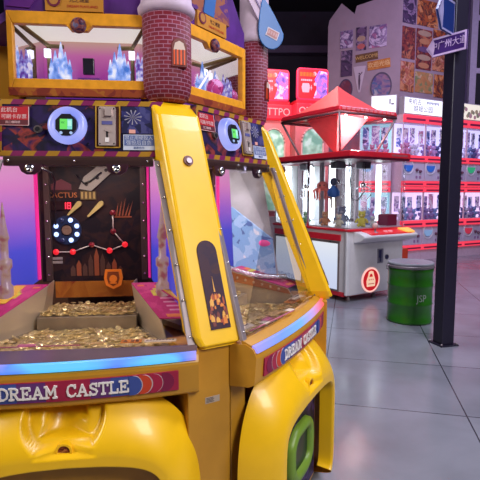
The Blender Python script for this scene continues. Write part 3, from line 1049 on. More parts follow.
    mb.build('stripe_border', [solid('stripe_yellow', (0.38, 0.19, 0.015), 0.4), solid('stripe_magenta', (0.19, 0.012, 0.09), 0.4)], pan)
    # glowing display ring with a small screen, standing proud of the panel
    oc_ = (-0.058, 1.812)
    mb = MB()
    rgp = []
    for (r, d) in ((0.074, 0.0), (0.074, 0.022), (0.068, 0.034), (0.052, 0.036), (0.044, 0.028), (0.044, 0.0)):
        rgp.append([F3(oc_[0] + r * math.cos(2 * PI * j / 36), d, oc_[1] + r * math.sin(2 * PI * j / 36)) for j in range(36)])
    mb.grid(rgp, 0, True, close_u=True)
    ringo = mb.build('display_ring', glow_ramp('ring_light', [(0.35, (0.24, 0.30, 0.90)), (0.65, (0.48, 0.50, 1.0))], 0.95, scale=9), pan, label='glowing pale blue display ring')
    mb = MB()
    octo = [(oc_[0] + 0.043 * math.cos(PI / 8 + PI / 4 * j), oc_[1] + 0.046 * math.sin(PI / 8 + PI / 4 * j)) for j in range(8)]
    mb.prism(octo, 0.0, 0.040, 0, fn=F3)
    for u in (-0.018, 0.02):
        mb.prism([(oc_[0] + u + 0.006 * math.cos(2 * PI * j / 10), oc_[1] - 0.032 + 0.006 * math.sin(2 * PI * j / 10)) for j in range(10)], 0.040, 0.043, 1, fn=F3)
    hs = mb.build('screen_housing', [BLACK, glow('button_blue', (0.35, 0.5, 0.8), 0.6)], ringo)
    mb = MB()
    mb.prism([(oc_[0] - 0.022, oc_[1] - 0.018), (oc_[0] + 0.024, oc_[1] - 0.018), (oc_[0] + 0.024, oc_[1] + 0.022), (oc_[0] - 0.022, oc_[1] + 0.022)], 0.040, 0.0425, 0, fn=F3)
    for (a, b, c_, d_, mi) in ((-0.022, 0.006, -0.018, 0.022, 1), (0.008, 0.022, -0.006, 0.016, 2), (-0.018, -0.004, 0.004, 0.012, 3)):
        mb.prism([(oc_[0] + a, oc_[1] + c_), (oc_[0] + b, oc_[1] + c_), (oc_[0] + b, oc_[1] + d_), (oc_[0] + a, oc_[1] + d_)], 0.0425, 0.0435, mi, fn=F3)
    mb.build('screen', [glow('screen_teal', (0.18, 0.55, 0.50), 0.8), glow('screen_green', (0.12, 0.60, 0.10), 0.8), glow('screen_aqua', (0.35, 0.7, 0.6), 0.8), glow('screen_dark_green', (0.05, 0.30, 0.08), 0.6)], pan, label='small green screen')
    # coin acceptor
    mb = MB()
    ac = [(0.050, 1.728), (0.143, 1.728), (0.143, 1.895), (0.050, 1.895)]
    mb.prism(ac, 0.0, 0.004, 0, fn=F3)
    for (p, q2) in ((0, 1), (1, 2), (2, 3), (3, 0)):
        a, b = Vector(ac[p]), Vector(ac[q2])
        d = (b - a).normalized(); s_ = Vector((-d.y, d.x)) * 0.0025
        mb.prism([tuple(a - s_), tuple(b - s_), tuple(b + s_), tuple(a + s_)], 0.004, 0.0065, 1, fn=F3)
    mb.build('acceptor_surround', [solid('surround_dark', (0.05, 0.012, 0.012), 0.4), solid('surround_gold', (0.45, 0.25, 0.03), 0.4)], pan)
    mb = MB()
    mb.prism([(0.064, 1.735), (0.126, 1.735), (0.128, 1.74), (0.128, 1.885), (0.124, 1.89), (0.066, 1.89), (0.062, 1.885), (0.062, 1.74)], 0.004, 0.016, 0, fn=F3)
    mb.prism([(0.088, 1.852), (0.115, 1.852), (0.115, 1.882), (0.088, 1.882)], 0.016, 0.030, 0, fn=F3)
    mb.prism([(0.078, 1.845), (0.084, 1.845), (0.084, 1.885), (0.078, 1.885)], 0.016, 0.020, 0, fn=F3)
    mb.prism([(0.075, 1.818), (0.116, 1.818), (0.116, 1.832), (0.075, 1.832)], 0.016, 0.018, 2, fn=F3)
    mb.prism([(0.092, 1.765), (0.099, 1.765), (0.099, 1.795), (0.092, 1.795)], 0.016, 0.0175, 1, fn=F3)
    mb.prism([(0.088, 1.748), (0.103, 1.748), (0.103, 1.766), (0.088, 1.766)], 0.016, 0.020, 3, fn=F3)
    mb.prism([(0.085, 1.795), (0.092, 1.806), (0.110, 1.790), (0.106, 1.786)], 0.016, 0.021, 0, fn=F3)
    for (u, z) in ((0.068, 1.742), (0.122, 1.742), (0.068, 1.882), (0.122, 1.882)):
        mb.prism([(u + 0.003 * math.cos(j), z + 0.003 * math.sin(j)) for j in range(6)], 0.016, 0.018, 1, fn=F3)
    mb.build('coin_acceptor', [solid('acceptor_alloy', (0.62, 0.50, 0.48), 0.35, 0.5), BLACK, solid('acceptor_label', (0.10, 0.10, 0.30), 0.4), solid('acceptor_button', (0.75, 0.7, 0.7), 0.4)], pan, label='grey metal coin acceptor')
    # blue notice and picture at the right, red notice at the left
    mb = MB()
    mb.prism([(0.15, 1.785), (0.275, 1.785), (0.265, 1.893), (0.15, 1.893)], 0.0, 0.004, 0, fn=F3)
    for k in range(11):
        t = 2 * PI * k / 11
        mb.prism([(0.195, 1.85), (0.195 + 0.035 * math.cos(t), 1.85 + 0.03 * math.sin(t)), (0.195 + 0.035 * math.cos(t + 0.16), 1.85 + 0.03 * math.sin(t + 0.16))], 0.004, 0.0052, 1, fn=F3)
    mb.prism([(0.18, 1.785), (0.205, 1.785), (0.205, 1.80), (0.18, 1.80)], 0.004, 0.006, 2, fn=F3)
    mb.build('picture_panel', [art('firework_print', [(0.015, 0.015, 0.06), (0.03, 0.03, 0.14), (0.06, 0.06, 0.2), (0.02, 0.02, 0.08)], 12, 2), solid('firework_grey', (0.30, 0.28, 0.38), 0.5), solid('picture_pink', (0.75, 0.35, 0.30), 0.5)], pan)
    mb = MB()
    mb.prism([(0.157, 1.718), (0.285, 1.718), (0.280, 1.780), (0.157, 1.780)], 0.002, 0.006, 0, fn=F3)
    mb.prism([(0.161, 1.736), (0.280, 1.736), (0.276, 1.777), (0.161, 1.777)], 0.006, 0.007, 1, fn=F3)
    if main:
        mb.text('禁止用硬投入', 0.0185, (0.219, 0.0075, 1.7665), 0.001, 0, fn=F3)
        mb.text('强投后自负', 0.0205, (0.219, 0.0075, 1.7465), 0.001, 0, fn=F3)
        mb.text('谢谢合作', 0.011, (0.219, 0.0065, 1.7265), 0.001, 1, fn=F3)
    mb.build('blue_notice', [solid('notice_pale', (0.52, 0.56, 0.72), 0.5), solid('notice_blue', (0.09, 0.13, 0.34), 0.5)], pan, label='pale blue notice sticker')
    mb = MB()
    NX = 0.0 if key == 'left' else 0.045
    mb.prism([(-0.318 + NX, 1.812), (-0.208 + NX, 1.812), (-0.208 + NX, 1.885), (-0.318 + NX, 1.885)], 0.003, 0.006, 0, fn=F3)
    mb.prism([(-0.316 + NX, 1.814), (-0.2105 + NX, 1.814), (-0.2105 + NX, 1.833), (-0.316 + NX, 1.833)], 0.006, 0.0066, 2, fn=F3)
    for (a, b, c_, d_) in ((-0.318 + NX, -0.208 + NX, 1.811, 1.8125), (-0.2095 + NX, -0.2075 + NX, 1.812, 1.885)):
        mb.prism([(a, c_), (b, c_), (b, d_), (a, d_)], 0.003, 0.0075, 1, fn=F3)
    if main:
        mb.text('此机台', 0.0215, (-0.314 + NX, 0.0068, 1.871), 0.001, 1, fn=F3, align='LEFT')
        mb.text('可刷卡存票', 0.0195, (-0.264 + NX, 0.0068, 1.845), 0.001, 1, fn=F3)
        mb.text('扫二维码领', 0.011, (-0.268 + NX, 0.0072, 1.823), 0.001, 1, fn=F3)
    mb.build('red_notice', [solid('notice_red', (0.45, 0.008, 0.02), 0.45), solid('notice_pink_white', (0.75, 0.52, 0.54), 0.5), solid('notice_dark', (0.10, 0.01, 0.02), 0.5)], pan, label='red notice sticker')
    mb = MB()
    mb.prism([(-0.172 + 0.016 * math.cos(2 * PI * j / 16), 1.797 + 0.015 * math.sin(2 * PI * j / 16)) for j in range(16)], 0.0, 0.014, 0, fn=F3)
    mb.prism([(-0.172 + 0.009 * math.cos(2 * PI * j / 16), 1.797 + 0.009 * math.sin(2 * PI * j / 16)) for j in range(16)], 0.012, 0.017, 1, fn=F3)
    mb.build('camera_eye', [solid('eye_grey', (0.2, 0.16, 0.16), 0.3, 0.6), BLACK], pan)
    for (u, z) in ((0.025, 1.842), (0.02, 1.742)):
        mb = MB()
        mb.prism([(u + 0.005 * math.cos(j), z + 0.005 * math.sin(j)) for j in range(6)], 0.0, 0.006, 0, fn=F3)
        mb.build('screw', CHROME, pan)
    # dark bar with two clamp brackets under the panel
    mb = MB(F)
    mb.box(-0.30, 0.275, -0.30, -0.262, 1.652, 1.690)
    br_ = mb.build('clamp_bar', DARKBROWN, ROOT, bevel=0.004)
    for u in (-0.195, 0.135):
        mb = MB(F)
        mb.prism([(u - 0.045, 1.66), (u + 0.045, 1.66), (u + 0.034, 1.63), (u + 0.014, 1.618), (u - 0.014, 1.618), (u - 0.034, 1.63)], -0.262, -0.250)
        cb = mb.build('bracket', solid('bracket_maroon', (0.06, 0.02, 0.03), 0.35), br_)
        mb = MB(F)
        mb.lathe([(0.017, 0), (0.016, 0.012), (0.009, 0.014), (0.007, 0.008)], (u, -0.250, 1.642), 16, axis='n')
        mb.build('lock', CHROME, br_)
    for u in (-0.28, -0.03, 0.255):
        mb = MB(F)
        mb.ball((u, -0.262, 1.672), 0.006, 8, 5)
        mb.build('bolt', CHROME, br_)
    # thin cable drooping from the left bracket
    mb = MB(F)
    mb.tube([(-0.195, -0.27, 1.66), (-0.155, -0.40, 1.63), (-0.17, -0.50, 1.60), (-0.19, -0.555, 1.56), (-0.19, -0.56, 1.40)], 0.004, 6)
    mb.build('cable', BLACK, ROOT)

    # ---- lit display window above
    DN = -0.40
    dz0, dz1 = 1.945, 2.282
    mb = MB(F)
    u0, u1 = CU - 0.292, CU + 0.280
    wu0, wu1, wz0, wz1 = CU - 0.268, CU + 0.252, 2.015, 2.232
    out = [(u0, dz0), (u1, dz0), (u1, dz1), (u0, dz1)]
    inn = [(wu0, wz0), (wu1, wz0), (wu1, wz1), (wu0, wz1)]
    for i in range(4):
        j = (i + 1) % 4
        mb.prism([out[i], out[j], inn[j], inn[i]], DN - 0.03, DN)
    mb.prism([(CU - 0.06, wz1 + 0.002), (CU + 0.05, wz1 + 0.002), (CU + 0.028, wz1 - 0.022), (CU - 0.038, wz1 - 0.022)], DN - 0.03, DN)
    dw = mb.build('display_window', ORANGE, ROOT, bevel=0.003)
    mb = MB(F)
    mb.prism([(u0, dz0 - 0.0), (u1, dz0 - 0.0), (u1, dz0 + 0.032), (u0, dz0 + 0.032)], DN, DN + 0.006)
    mb.build('lower_rail', art('rail_rust', [(0.20, 0.03, 0.02), (0.30, 0.06, 0.02), (0.38, 0.12, 0.02), (0.22, 0.03, 0.05)], 9, 1), dw)
    mb = MB(F)
    mb.lathe([(0.030, 0), (0.032, 0.01), (0.022, 0.02), (0.01, 0.022)], (CU - 0.005, DN, wz1 - 0.004), 16, axis='n')
    mb.build('medallion', art('medallion_print', [(0.04, 0.01, 0.05), (0.2, 0.05, 0.05), (0.12, 0.10, 0.2), (0.05, 0.01, 0.03)], 30, 1), dw)
    mb = MB(F)
    mb.prism(inn, DN - 0.022, DN - 0.018)
    mb.build('pane', GLASS, dw)
    DB = -0.64
    # back, floor, roof and mirror sides of the diorama
    mb = MB(F)
    mb.prism([(CU - 0.215, 1.98), (CU + 0.215, 1.98), (CU + 0.215, 2.29), (CU - 0.215, 2.29)], DB - 0.01, DB)
    mb.build('back_panel', glow_ramp('diorama_back', [(0.05, (0.16, 0.03, 0.35)), (0.35, (0.55, 0.06, 0.42)), (0.62, (0.78, 0.16, 0.50)), (0.8, (0.80, 0.42, 0.35)), (1.0, (0.80, 0.60, 0.14))], 0.60), dw, label='pink glowing back panel')
    mb = MB(F)
    mb.hexa([(CU - 0.285, DN - 0.03, wz0 - 0.005), (CU + 0.272, DN - 0.03, wz0 - 0.005), (CU + 0.215, DB, wz0 + 0.01), (CU - 0.215, DB, wz0 + 0.01)], [(CU - 0.285, DN - 0.03, wz0 - 0.02), (CU + 0.272, DN - 0.03, wz0 - 0.02), (CU + 0.215, DB, wz0 - 0.01), (CU - 0.215, DB, wz0 - 0.01)])
    mb.build('diorama_floor', solid('diorama_floor_violet', (0.20, 0.10, 0.34), 0.3), dw)
    mb = MB(F)
    mb.hexa([(CU - 0.285, DN - 0.03, 2.27), (CU + 0.272, DN - 0.03, 2.27), (CU + 0.215, DB, 2.235), (CU - 0.215, DB, 2.235)], [(CU - 0.285, DN - 0.03, 2.282), (CU + 0.272, DN - 0.03, 2.282), (CU + 0.215, DB, 2.262), (CU - 0.215, DB, 2.262)])
    mb.build('diorama_roof', glow('roof_cream_light', (0.85, 0.80, 0.70), 0.75), dw)
    for s in (-1, 1):
        mb = MB(F)
        uo = CU - 0.285 if s < 0 else CU + 0.272
        a = [(CU + s * 0.215, DB, 1.99), (uo, DN - 0.03, 1.99), (uo, DN - 0.03, 2.29), (CU + s * 0.215, DB, 2.26)]
        mb.hexa(a, [(p[0] + s * 0.006, p[1], p[2]) for p in a])
        mb.build('mirror_side', solid('mirror_silver', (0.82, 0.78, 0.85), 0.04, 1.0), dw)
        mb = MB(F)                                # roof beam of olive timber and a post
        mb.tube([(CU + s * 0.255, DN - 0.05, 2.245), (CU + s * 0.185, DB + 0.03, 2.205), (CU + s * 0.12, DB + 0.02, 2.205)], 0.010, 6)
        mb.tube([(CU + s * 0.185, DB + 0.03, 2.02), (CU + s * 0.185, DB + 0.03, 2.21)], 0.009, 6)
        mb.build('timber_beam', solid('timber_olive', (0.28, 0.20, 0.07), 0.5), dw)
        mb = MB(F)
        mb.box(CU + s * 0.185 - 0.013, CU + s * 0.185 + 0.013, DB + 0.04, DB + 0.06, 2.15, 2.185)
        mb.build('wall_lamp', glow('wall_lamp_white', (0.85, 0.9, 1.0), 1.6), dw)
        # castle model of lit blue-white towers
        mb = MB(F)
        cc = CU + s * 0.128
        for k, (du, r_, h) in enumerate(((-0.036, 0.010, 0.125), (-0.016, 0.011, 0.155), (0.006, 0.013, 0.195), (0.027, 0.010, 0.15), (0.042, 0.009, 0.12))):
            mb.lathe([(r_, 0), (r_, h * 0.55), (r_ * 1.3, h * 0.57), (r_ * 1.3, h * 0.63), (r_, h * 0.64), (r_ * 0.9, h * 0.72), (0.002, h)], (cc + du, DB + 0.07 + 0.012 * (k % 2), wz0 + 0.002), 10)
        mb.box(cc - 0.045, cc + 0.048, DB + 0.065, DB + 0.09, wz0, wz0 + 0.055)
        mb.build('castle_model', glow_ramp('castle_light', [(0.30, (0.06, 0.18, 0.60)), (0.48, (0.30, 0.45, 0.95)), (0.68, (0.9, 0.9, 1.0))], 1.0, scale=26), dw, label='small glowing blue castle model')
        mb = MB(F)
        cc = CU + s * 0.235
        for k, (du, r_, h) in enumerate(((-0.014, 0.010, 0.14), (0.006, 0.009, 0.115))):
            mb.lathe([(r_, 0), (r_, h * 0.55), (r_ * 1.3, h * 0.57), (r_ * 1.3, h * 0.63), (r_ * 0.9, h * 0.72), (0.002, h)], (cc + du, DN - 0.10 + 0.02 * k, wz0 + 0.002), 10)
        mb.build('castle_tower', glow_ramp('castle_light2', [(0.36, (0.15, 0.05, 0.4)), (0.5, (0.35, 0.35, 0.85)), (0.62, (0.9, 0.8, 1.0))], 0.8, scale=42), dw)
    mb = MB(F)
    mb.box(CU - 0.034, CU + 0.016, DB + 0.03, DB + 0.05, 2.08, 2.152)
    tv = mb.build('television', solid('tv_dark_grey', (0.025, 0.025, 0.04), 0.3), dw, bevel=0.003)
    mb = MB(F)
    mb.box(CU - 0.055, CU + 0.04, DB + 0.005, DB + 0.06, wz0, 2.062)
    mb.box(CU - 0.075, CU + 0.06, DB + 0.005, DB + 0.075, wz0, 2.035)
    mb.build('pedestal', solid('pedestal_purple', (0.20, 0.06, 0.32), 0.4), dw)
    if key == 'right':
        mb = MB(F)
        mb.ball((CU + 0.13, DN - 0.09, wz0 + 0.055), 0.045, 16, 10)
        mb.build('orb', art('pink_orb', [(0.25, 0.02, 0.12), (0.45, 0.05, 0.2), (0.6, 0.25, 0.5), (0.3, 0.03, 0.2)], 12, 1, 0.2, emit=0.5), dw, label='pink glowing orb')
        mb = MB(F)
        mb.tube([(CU + 0.01, DN - 0.1, wz0 + 0.03), (CU + 0.19, DN - 0.16, wz0 + 0.16)], 0.006, 8)
        mb.build('light_rod', glow('rod_white', (0.9, 0.85, 1.0), 0.9), dw)

    # ---- crown with its sign
    mb = MB(F)
    mb.prism([(u0 - 0.01, dz1), (u1 + 0.01, dz1), (u1 + 0.01, 2.36), (u1 - 0.04, 2.42), (CU + 0.1, 2.60), (CU - 0.1, 2.60), (u0 + 0.04, 2.42), (u0 - 0.01, 2.36)], DN - 0.05, DN - 0.012)
    cr_ = mb.build('crown_board', PURPLE, ROOT, bevel=0.004)
    mb = MB(F)
    mb.prism([(CU - 0.135, 2.285), (CU + 0.095, 2.285), (CU + 0.095, 2.35), (CU - 0.135, 2.35)], DN - 0.012, DN + 0.004, 0)
    mb.disc((CU - 0.10, DN + 0.004, 2.325), 0.026, 0, 0.004, 16, 1)
    mb.disc((CU - 0.10, DN + 0.004, 2.325), 0.018, 0.0, 0.005, 16, 2)
    if main:
        mb.text('光之城堡', 0.020, (CU + 0.0, DN + 0.0045, 2.327), 0.001, 3)
        mb.text('DREAM PLAYLAND', 0.0145, (CU + 0.012, DN + 0.0045, 2.303), 0.001, 4)
    mb.build('crown_sign', [solid('sign_orange', (0.52, 0.22, 0.03), 0.4), solid('sign_maroon', (0.16, 0.02, 0.05), 0.4), solid('sign_gold', (0.45, 0.2, 0.05), 0.4), solid('sign_ink', (0.06, 0.02, 0.03), 0.4), solid('sign_red', (0.42, 0.015, 0.02), 0.4)], cr_, label='small orange sign plate')
    mb = MB(F)
    mb.prism([(CU - 0.17, 2.352), (CU + 0.13, 2.352), (CU + 0.10, 2.50), (CU - 0.02, 2.56), (CU - 0.14, 2.50)], DN - 0.012, DN + 0.0, 0)
    mb.prism([(CU - 0.09, 2.352), (CU - 0.01, 2.352), (CU + 0.01, 2.45), (CU - 0.07, 2.45)], DN, DN + 0.006, 1)
    mb.prism([(CU - 0.29, 2.30), (CU - 0.20, 2.295), (CU - 0.16, 2.35), (CU - 0.22, 2.38)], DN - 0.012, DN - 0.006, 2)
    mb.build('crown_emblem', [art('emblem_print', [(0.18, 0.05, 0.10), (0.30, 0.10, 0.06), (0.10, 0.03, 0.18), (0.25, 0.08, 0.12)], 10, 2), solid('emblem_blue', (0.04, 0.14, 0.42), 0.4), solid('ribbon_violet', (0.13, 0.025, 0.22), 0.4)], cr_)


LED = {
    'left': glow_ramp('led_blue', [(0.40, (0.34, 0.26, 0.80)), (0.5, (0.07, 0.22, 0.85)), (0.60, (0.08, 0.50, 0.95))], 1.15, scale=5.5),
    'right': glow_ramp('led_blue_red_reflection', [(0.0, (0.34, 0.28, 0.85)), (0.3, (0.15, 0.30, 0.95)), (0.55, (0.15, 0.42, 0.95)), (0.75, (0.55, 0.32, 0.7)), (0.92, (0.95, 0.10, 0.12))], 1.15, axis=0),  # red end is a reflection put into the strip's own glow
    'side': glow('led_plain_blue', (0.2, 0.45, 1.0), 1.1),
}
PANELLIGHT = glow_ramp('panel_pink_blue', [(0.0, (0.01, 0.03, 0.45)), (0.38, (0.025, 0.035, 0.62)), (0.58, (0.34, 0.08, 0.62)), (0.78, (0.75, 0.20, 0.56)), (1.0, (0.80, 0.36, 0.58))], 0.9)
TOWER = glow_ramp('tower_light', [(0.35, (0.55, 0.12, 0.12)), (0.5, (0.75, 0.42, 0.30)), (0.65, (0.75, 0.4, 0.5))], 0.40, scale=30)

playfield_station(FL, 'left')
playfield_station(FR, 'right')

# ---- corner posts and brick turrets
def corner(F, key):
    mb = MB(F)
    sl = 0.40
    gp = lambda u, z, d=0.0: (u, 0.02 - sl * (z - 1.0) + d, z)
    hw = 0.097
    zs = [0.985, 0.99, 1.0, 1.03, 1.1, 1.2, 1.35, 1.5, 1.65, 1.8, 1.86, 1.9, 1.92]
    rows = []
    for z in zs:
        w = hw
        if z < 1.02:
            w = hw - 0.02 * (1 - (z - 0.985) / 0.035)
        dd = 0.0
        if z < 1.0:
            dd = -0.02
        if z > 1.85:
            dd = -0.05 * ((z - 1.85) / 0.07) ** 1.5
        r = 0.018
        p = gp(0, z, dd)
        rows.append([(-w, p[1] - 0.12, z), (-w, p[1] - r, z), (-w + r * 0.3, p[1] - r * 0.3, z), (-w + r, p[1], z), (w - r, p[1], z), (w - r * 0.3, p[1] - r * 0.3, z), (w, p[1] - r, z), (w, p[1] - 0.12, z)])
    mb.grid(rows, 0, False, close_u=True)
    mb.add(rows[0], [tuple(range(8))], 0, M=F)
    mb.add(rows[-1], [tuple(range(8))], 0, M=F)
    post = mb.build('corner_post', YEL, ROOT, bevel=0.006)
    # capsule-shaped picture let into the post
    G = lambda u, d, z: tuple(F @ Vector(gp(u, z, d)))
    mb = MB()
    poly = []
    for j in range(13):
        t = PI * j / 12
        poly.append((0.006 + 0.041 * math.cos(t), 1.325 + 0.041 * math.sin(t)))
    poly += [(-0.035, 1.052), (0.047, 1.052)]
    mb.prism(poly, -0.004, 0.0045, 0, fn=G)
    ov = mb.build('capsule_picture', art('night_plum', [(0.035, 0.012, 0.03), (0.05, 0.016, 0.035), (0.03, 0.012, 0.04), (0.06, 0.02, 0.03)], 10, 1, 0.25, constant=False), post, label='dark capsule-shaped picture with a glowing castle')
    mb = MB()
    rnd = random.Random(5)
    for k in range(34):
        u = 0.006 + rnd.uniform(-0.034, 0.034)
        top = 1.22 - 2.6 * abs(u - 0.006) if k > 5 else 1.19 + 0.008 * k
        z0 = rnd.uniform(1.058, max(1.07, top - 0.03))
        h, w = rnd.uniform(0.012, 0.032), rnd.uniform(0.003, 0.008)
        w = min(w, 0.046 - abs(u - 0.006) - 0.006)
        mb.prism([(u - w, z0), (u + w, z0), (u + w, z0 + h * 0.6), (u, z0 + h), (u - w, z0 + h * 0.6)], 0.0045, 0.0055 + 0.00003 * k, k % 4, fn=G)
    mb.prism([(0.003, 1.18), (0.009, 1.18), (0.006, 1.235)], 0.0045, 0.006, 1, fn=G)
    mb.build('castle_print', [solid('castle_orange', (0.72, 0.20, 0.02), 0.4), solid('castle_gold', (0.80, 0.38, 0.06), 0.4), solid('castle_rust', (0.40, 0.06, 0.015), 0.4), solid('castle_maroon', (0.18, 0.02, 0.02), 0.4)], ov)
    mb = MB()
    mb.prism([(0.0 + 0.02 * math.cos(2 * PI * j / 18), 1.675 + 0.02 * math.sin(2 * PI * j / 18)) for j in range(18)], 0, 0.008, 0, fn=G)
    mb.prism([(0.0 + 0.011 * math.cos(2 * PI * j / 18), 1.675 + 0.011 * math.sin(2 * PI * j / 18)) for j in range(18)], 0.008, 0.014, 1, fn=G)
    mb.build('lock', [solid('lock_maroon', (0.14, 0.03, 0.03), 0.3), solid('lock_silver', (0.5, 0.4, 0.42), 0.3, 0.5)], post)
    # lower pilaster down to the floor
    mb = MB(F)
    mb.box(-0.125, 0.052, -0.2, -0.012, 0.05, 0.985)
    mb.box(0.058, 0.125, -0.2, -0.02, 0.05, 0.985)
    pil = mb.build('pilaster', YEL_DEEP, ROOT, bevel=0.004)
    if key == 'front':
        mb = MB(F)
        mb.box(-0.055, 0.005, -0.012, -0.0105, 0.772, 0.796, 0)
        for k in range(4):
            mb.box(-0.051, -0.018 - 0.004 * (k % 2), -0.0105, -0.010, 0.776 + 0.005 * k, 0.7785 + 0.005 * k, 1)
        mb.build('sticker', [solid('sticker_grey', (0.45, 0.36, 0.28), 0.5), solid('sticker_ink', (0.10, 0.07, 0.06), 0.5)], pil, label='small grey printed sticker')


corner(frame((-0.075, 1.72, 0), 58), 'front')
corner(frame((0.48, 2.583, 0), 6), 'right')
corner(frame((-1.19, 1.60, 0), 110), 'left')


def turret(x, y, r, face_ang, win_off, cf=1.0, dz=0.0):
    prof = [(r * 0.60, 1.925), (r * 0.84, 1.94), (r * 0.96, 1.97), (r, 2.01), (r, 2.30 + dz)]
    mb = MB()
    mb.lathe(prof, (x, y, 0), 40)
    t = mb.build('brick_turret', BRICK, ROOT)
    mb = MB()
    mb.lathe([(r * 1.0 * k_, h + dz) for k_, h in ((1.01, 2.275), (1.0 + 0.14 * cf, 2.285), (1 + 0.18 * cf, 2.305), (1 + 0.05 * cf, 2.325), (1 + 0.02 * cf, 2.37), (1 + 0.08 * cf ** 4, 2.39), (1 + 0.28 * cf ** 8, 2.41), (1 + 0.34 * cf ** 8, 2.44), (1 + 0.34 * cf ** 8, 2.56), (1 + 0.2 * cf ** 8, 2.58))], (x, y, 0), 36)
    mb.build('cornice', CORNICE, t, label='lilac white cornice')
    mb = MB()
    mb.lathe([(r * 1.2, 2.58 + dz), (r * 0.7, 2.78 + dz), (0.01, 2.98 + dz)], (x, y, 0), 30)
    mb.build('turret_roof', NAVY, t)
    F = frame((x, y, 0), face_ang)
    c = win_off
    mb = MB(F)
    mb.prism([(c - 0.032, 2.055), (c + 0.032, 2.055), (c + 0.032, 2.145), (c + 0.022, 2.163), (c, 2.172), (c - 0.022, 2.163), (c - 0.032, 2.145)], r * 0.6, r * 1.04, 0)
    w = mb.build('arched_window', solid('window_maroon', (0.16, 0.015, 0.02), 0.4), t, bevel=0.003)
    mb = MB(F)
    mb.prism([(c - 0.023, 2.064), (c + 0.023, 2.064), (c + 0.023, 2.122), (c - 0.023, 2.122)], r * 0.9, r * 1.075, 0)
    mb.prism([(c - 0.024, 2.122), (c + 0.024, 2.122), (c + 0.017, 2.148), (c, 2.157), (c - 0.017, 2.148)], r * 0.9, r * 1.075, 1)
    for k in (-1, 0, 1):
        mb.box(c + k * 0.0145 - 0.0035, c + k * 0.0145 + 0.0035, r * 1.07, r * 1.10, 2.064, 2.122, 2)
    mb.build('lit_pane', [glow('pane_orange', (0.9, 0.10, 0.015), 0.5), solid('pane_pale', (0.65, 0.5, 0.45), 0.4), solid('pane_bar', (0.16, 0.02, 0.02), 0.4)], w)


turret(-0.3085, 2.10, 0.102, 74, 0.035)
turret(0.078, 2.76, 0.078, 20, 0.0, 0.7, 0.085)
turret(-1.12, 1.98, 0.102, 110, 0.0)

# ---- core body that carries everything
def ring_poly(ap, n=7, rot=0.0):
    """7-sided outline round CEN whose sides line up with the stations; ap = distance from centre to a side"""
    rad = ap / math.cos(PI / n)
    a0 = math.atan2(-0.7, -0.44 + 0.9)     # towards the corner between the two stations
    return [(CEN.x + rad * math.cos(a0 + 2 * PI * k / n), CEN.y + rad * math.sin(a0 + 2 * PI * k / n)) for k in range(n)]


mb = MB()
pl = ring_poly(1.00)
mb.hexa([(p[0], p[1], 0.05) for p in pl], [(p[0], p[1], 0.93) for p in pl])
body = mb.build('body', YEL_DEEP, ROOT, bevel=0.01)
mb = MB()
pl = ring_poly(0.95)
mb.hexa([(p[0], p[1], 0.0) for p in pl], [(p[0], p[1], 0.06) for p in pl])
mb.build('plinth', BLACK, ROOT)
mb = MB()
pl = ring_poly(0.40)
mb.hexa([(p[0], p[1], 0.93) for p in pl], [(p[0], p[1], 2.32) for p in pl])
mb.build('core', DARKBROWN, ROOT)
mb = MB()                                       # back half, closed with plain yellow panels
pl = ring_poly(0.80)
back = [pl[k] for k in (1, 2, 3, 4, 5, 6)]
inner_ = ring_poly(0.42)
ib = [inner_[k] for k in (1, 2, 3, 4, 5, 6)]
poly = back[1:5] + ib[1:5][::-1]
mb.hexa([(p[0], p[1], 0.93) for p in poly], [(p[0], p[1], 2.30) for p in poly])
mb.build('rear_housing', YEL_DEEP, ROOT, bevel=0.01)
mb = MB()
pl = ring_poly(0.62)
mb.hexa([(p[0], p[1], 2.29) for p in pl], [(p[0], p[1], 2.33) for p in pl])
mb.build('top_deck', PURPLE, ROOT)
# blue drop-shaped pennant that hangs out beside the right turret
FP = frame((0.188, 2.70, 0), 70)
mb = MB(FP)
poly = []
for j in range(28):
    t = 2 * PI * j / 28
    rr = 0.074
    x, z = rr * math.cos(t), rr * 1.15 * math.sin(t)
    if z > 0:
        x = x * (1 - 0.55 * (z / (rr * 1.15))) - 0.045 * (z / (rr * 1.15))
        z *= 2.0
    poly.append((x - 0.022, z + 2.405))
mb.prism(poly, -0.006, 0.006)
pen = mb.build('pennant', solid('pennant_blue', (0.008, 0.12, 0.40), 0.4), ROOT, bevel=0.003, label='bright blue drop-shaped pennant')
mb = MB(FP)
qd = lambda c, w, h, a: [(c[0] + x * math.cos(a) - y * math.sin(a), c[1] + x * math.sin(a) + y * math.cos(a)) for x, y in ((-w, -h), (w, -h), (w, h), (-w, h))]
mb.prism(qd((-0.016, 2.40), 0.036, 0.023, -0.35), 0.006, 0.008, 0)
mb.prism(qd((-0.016, 2.40), 0.031, 0.018, -0.35), 0.008, 0.009, 1)
for k in range(4):
    mb.prism(qd((-0.037 + 0.014 * k, 2.408 - 0.005 * k), 0.0045, 0.010, -0.35), 0.009, 0.010, 2)
mb.build('pennant_label', [solid('label_white', (0.55, 0.5, 0.6), 0.5), solid('label_brick', (0.40, 0.16, 0.16), 0.5), solid('label_rose', (0.5, 0.3, 0.33), 0.5)], pen)
mb = MB(FP)
mb.prism(qd((-0.085, 2.50), 0.025, 0.10, 0.55), -0.012, 0.0, 0)
mb.prism(qd((-0.065, 2.49), 0.004, 0.10, 0.55), 0.0, 0.004, 1)
mb.build('pennant_arm', [CORNICE, solid('arm_violet', (0.15, 0.1, 0.25), 0.5)], pen)

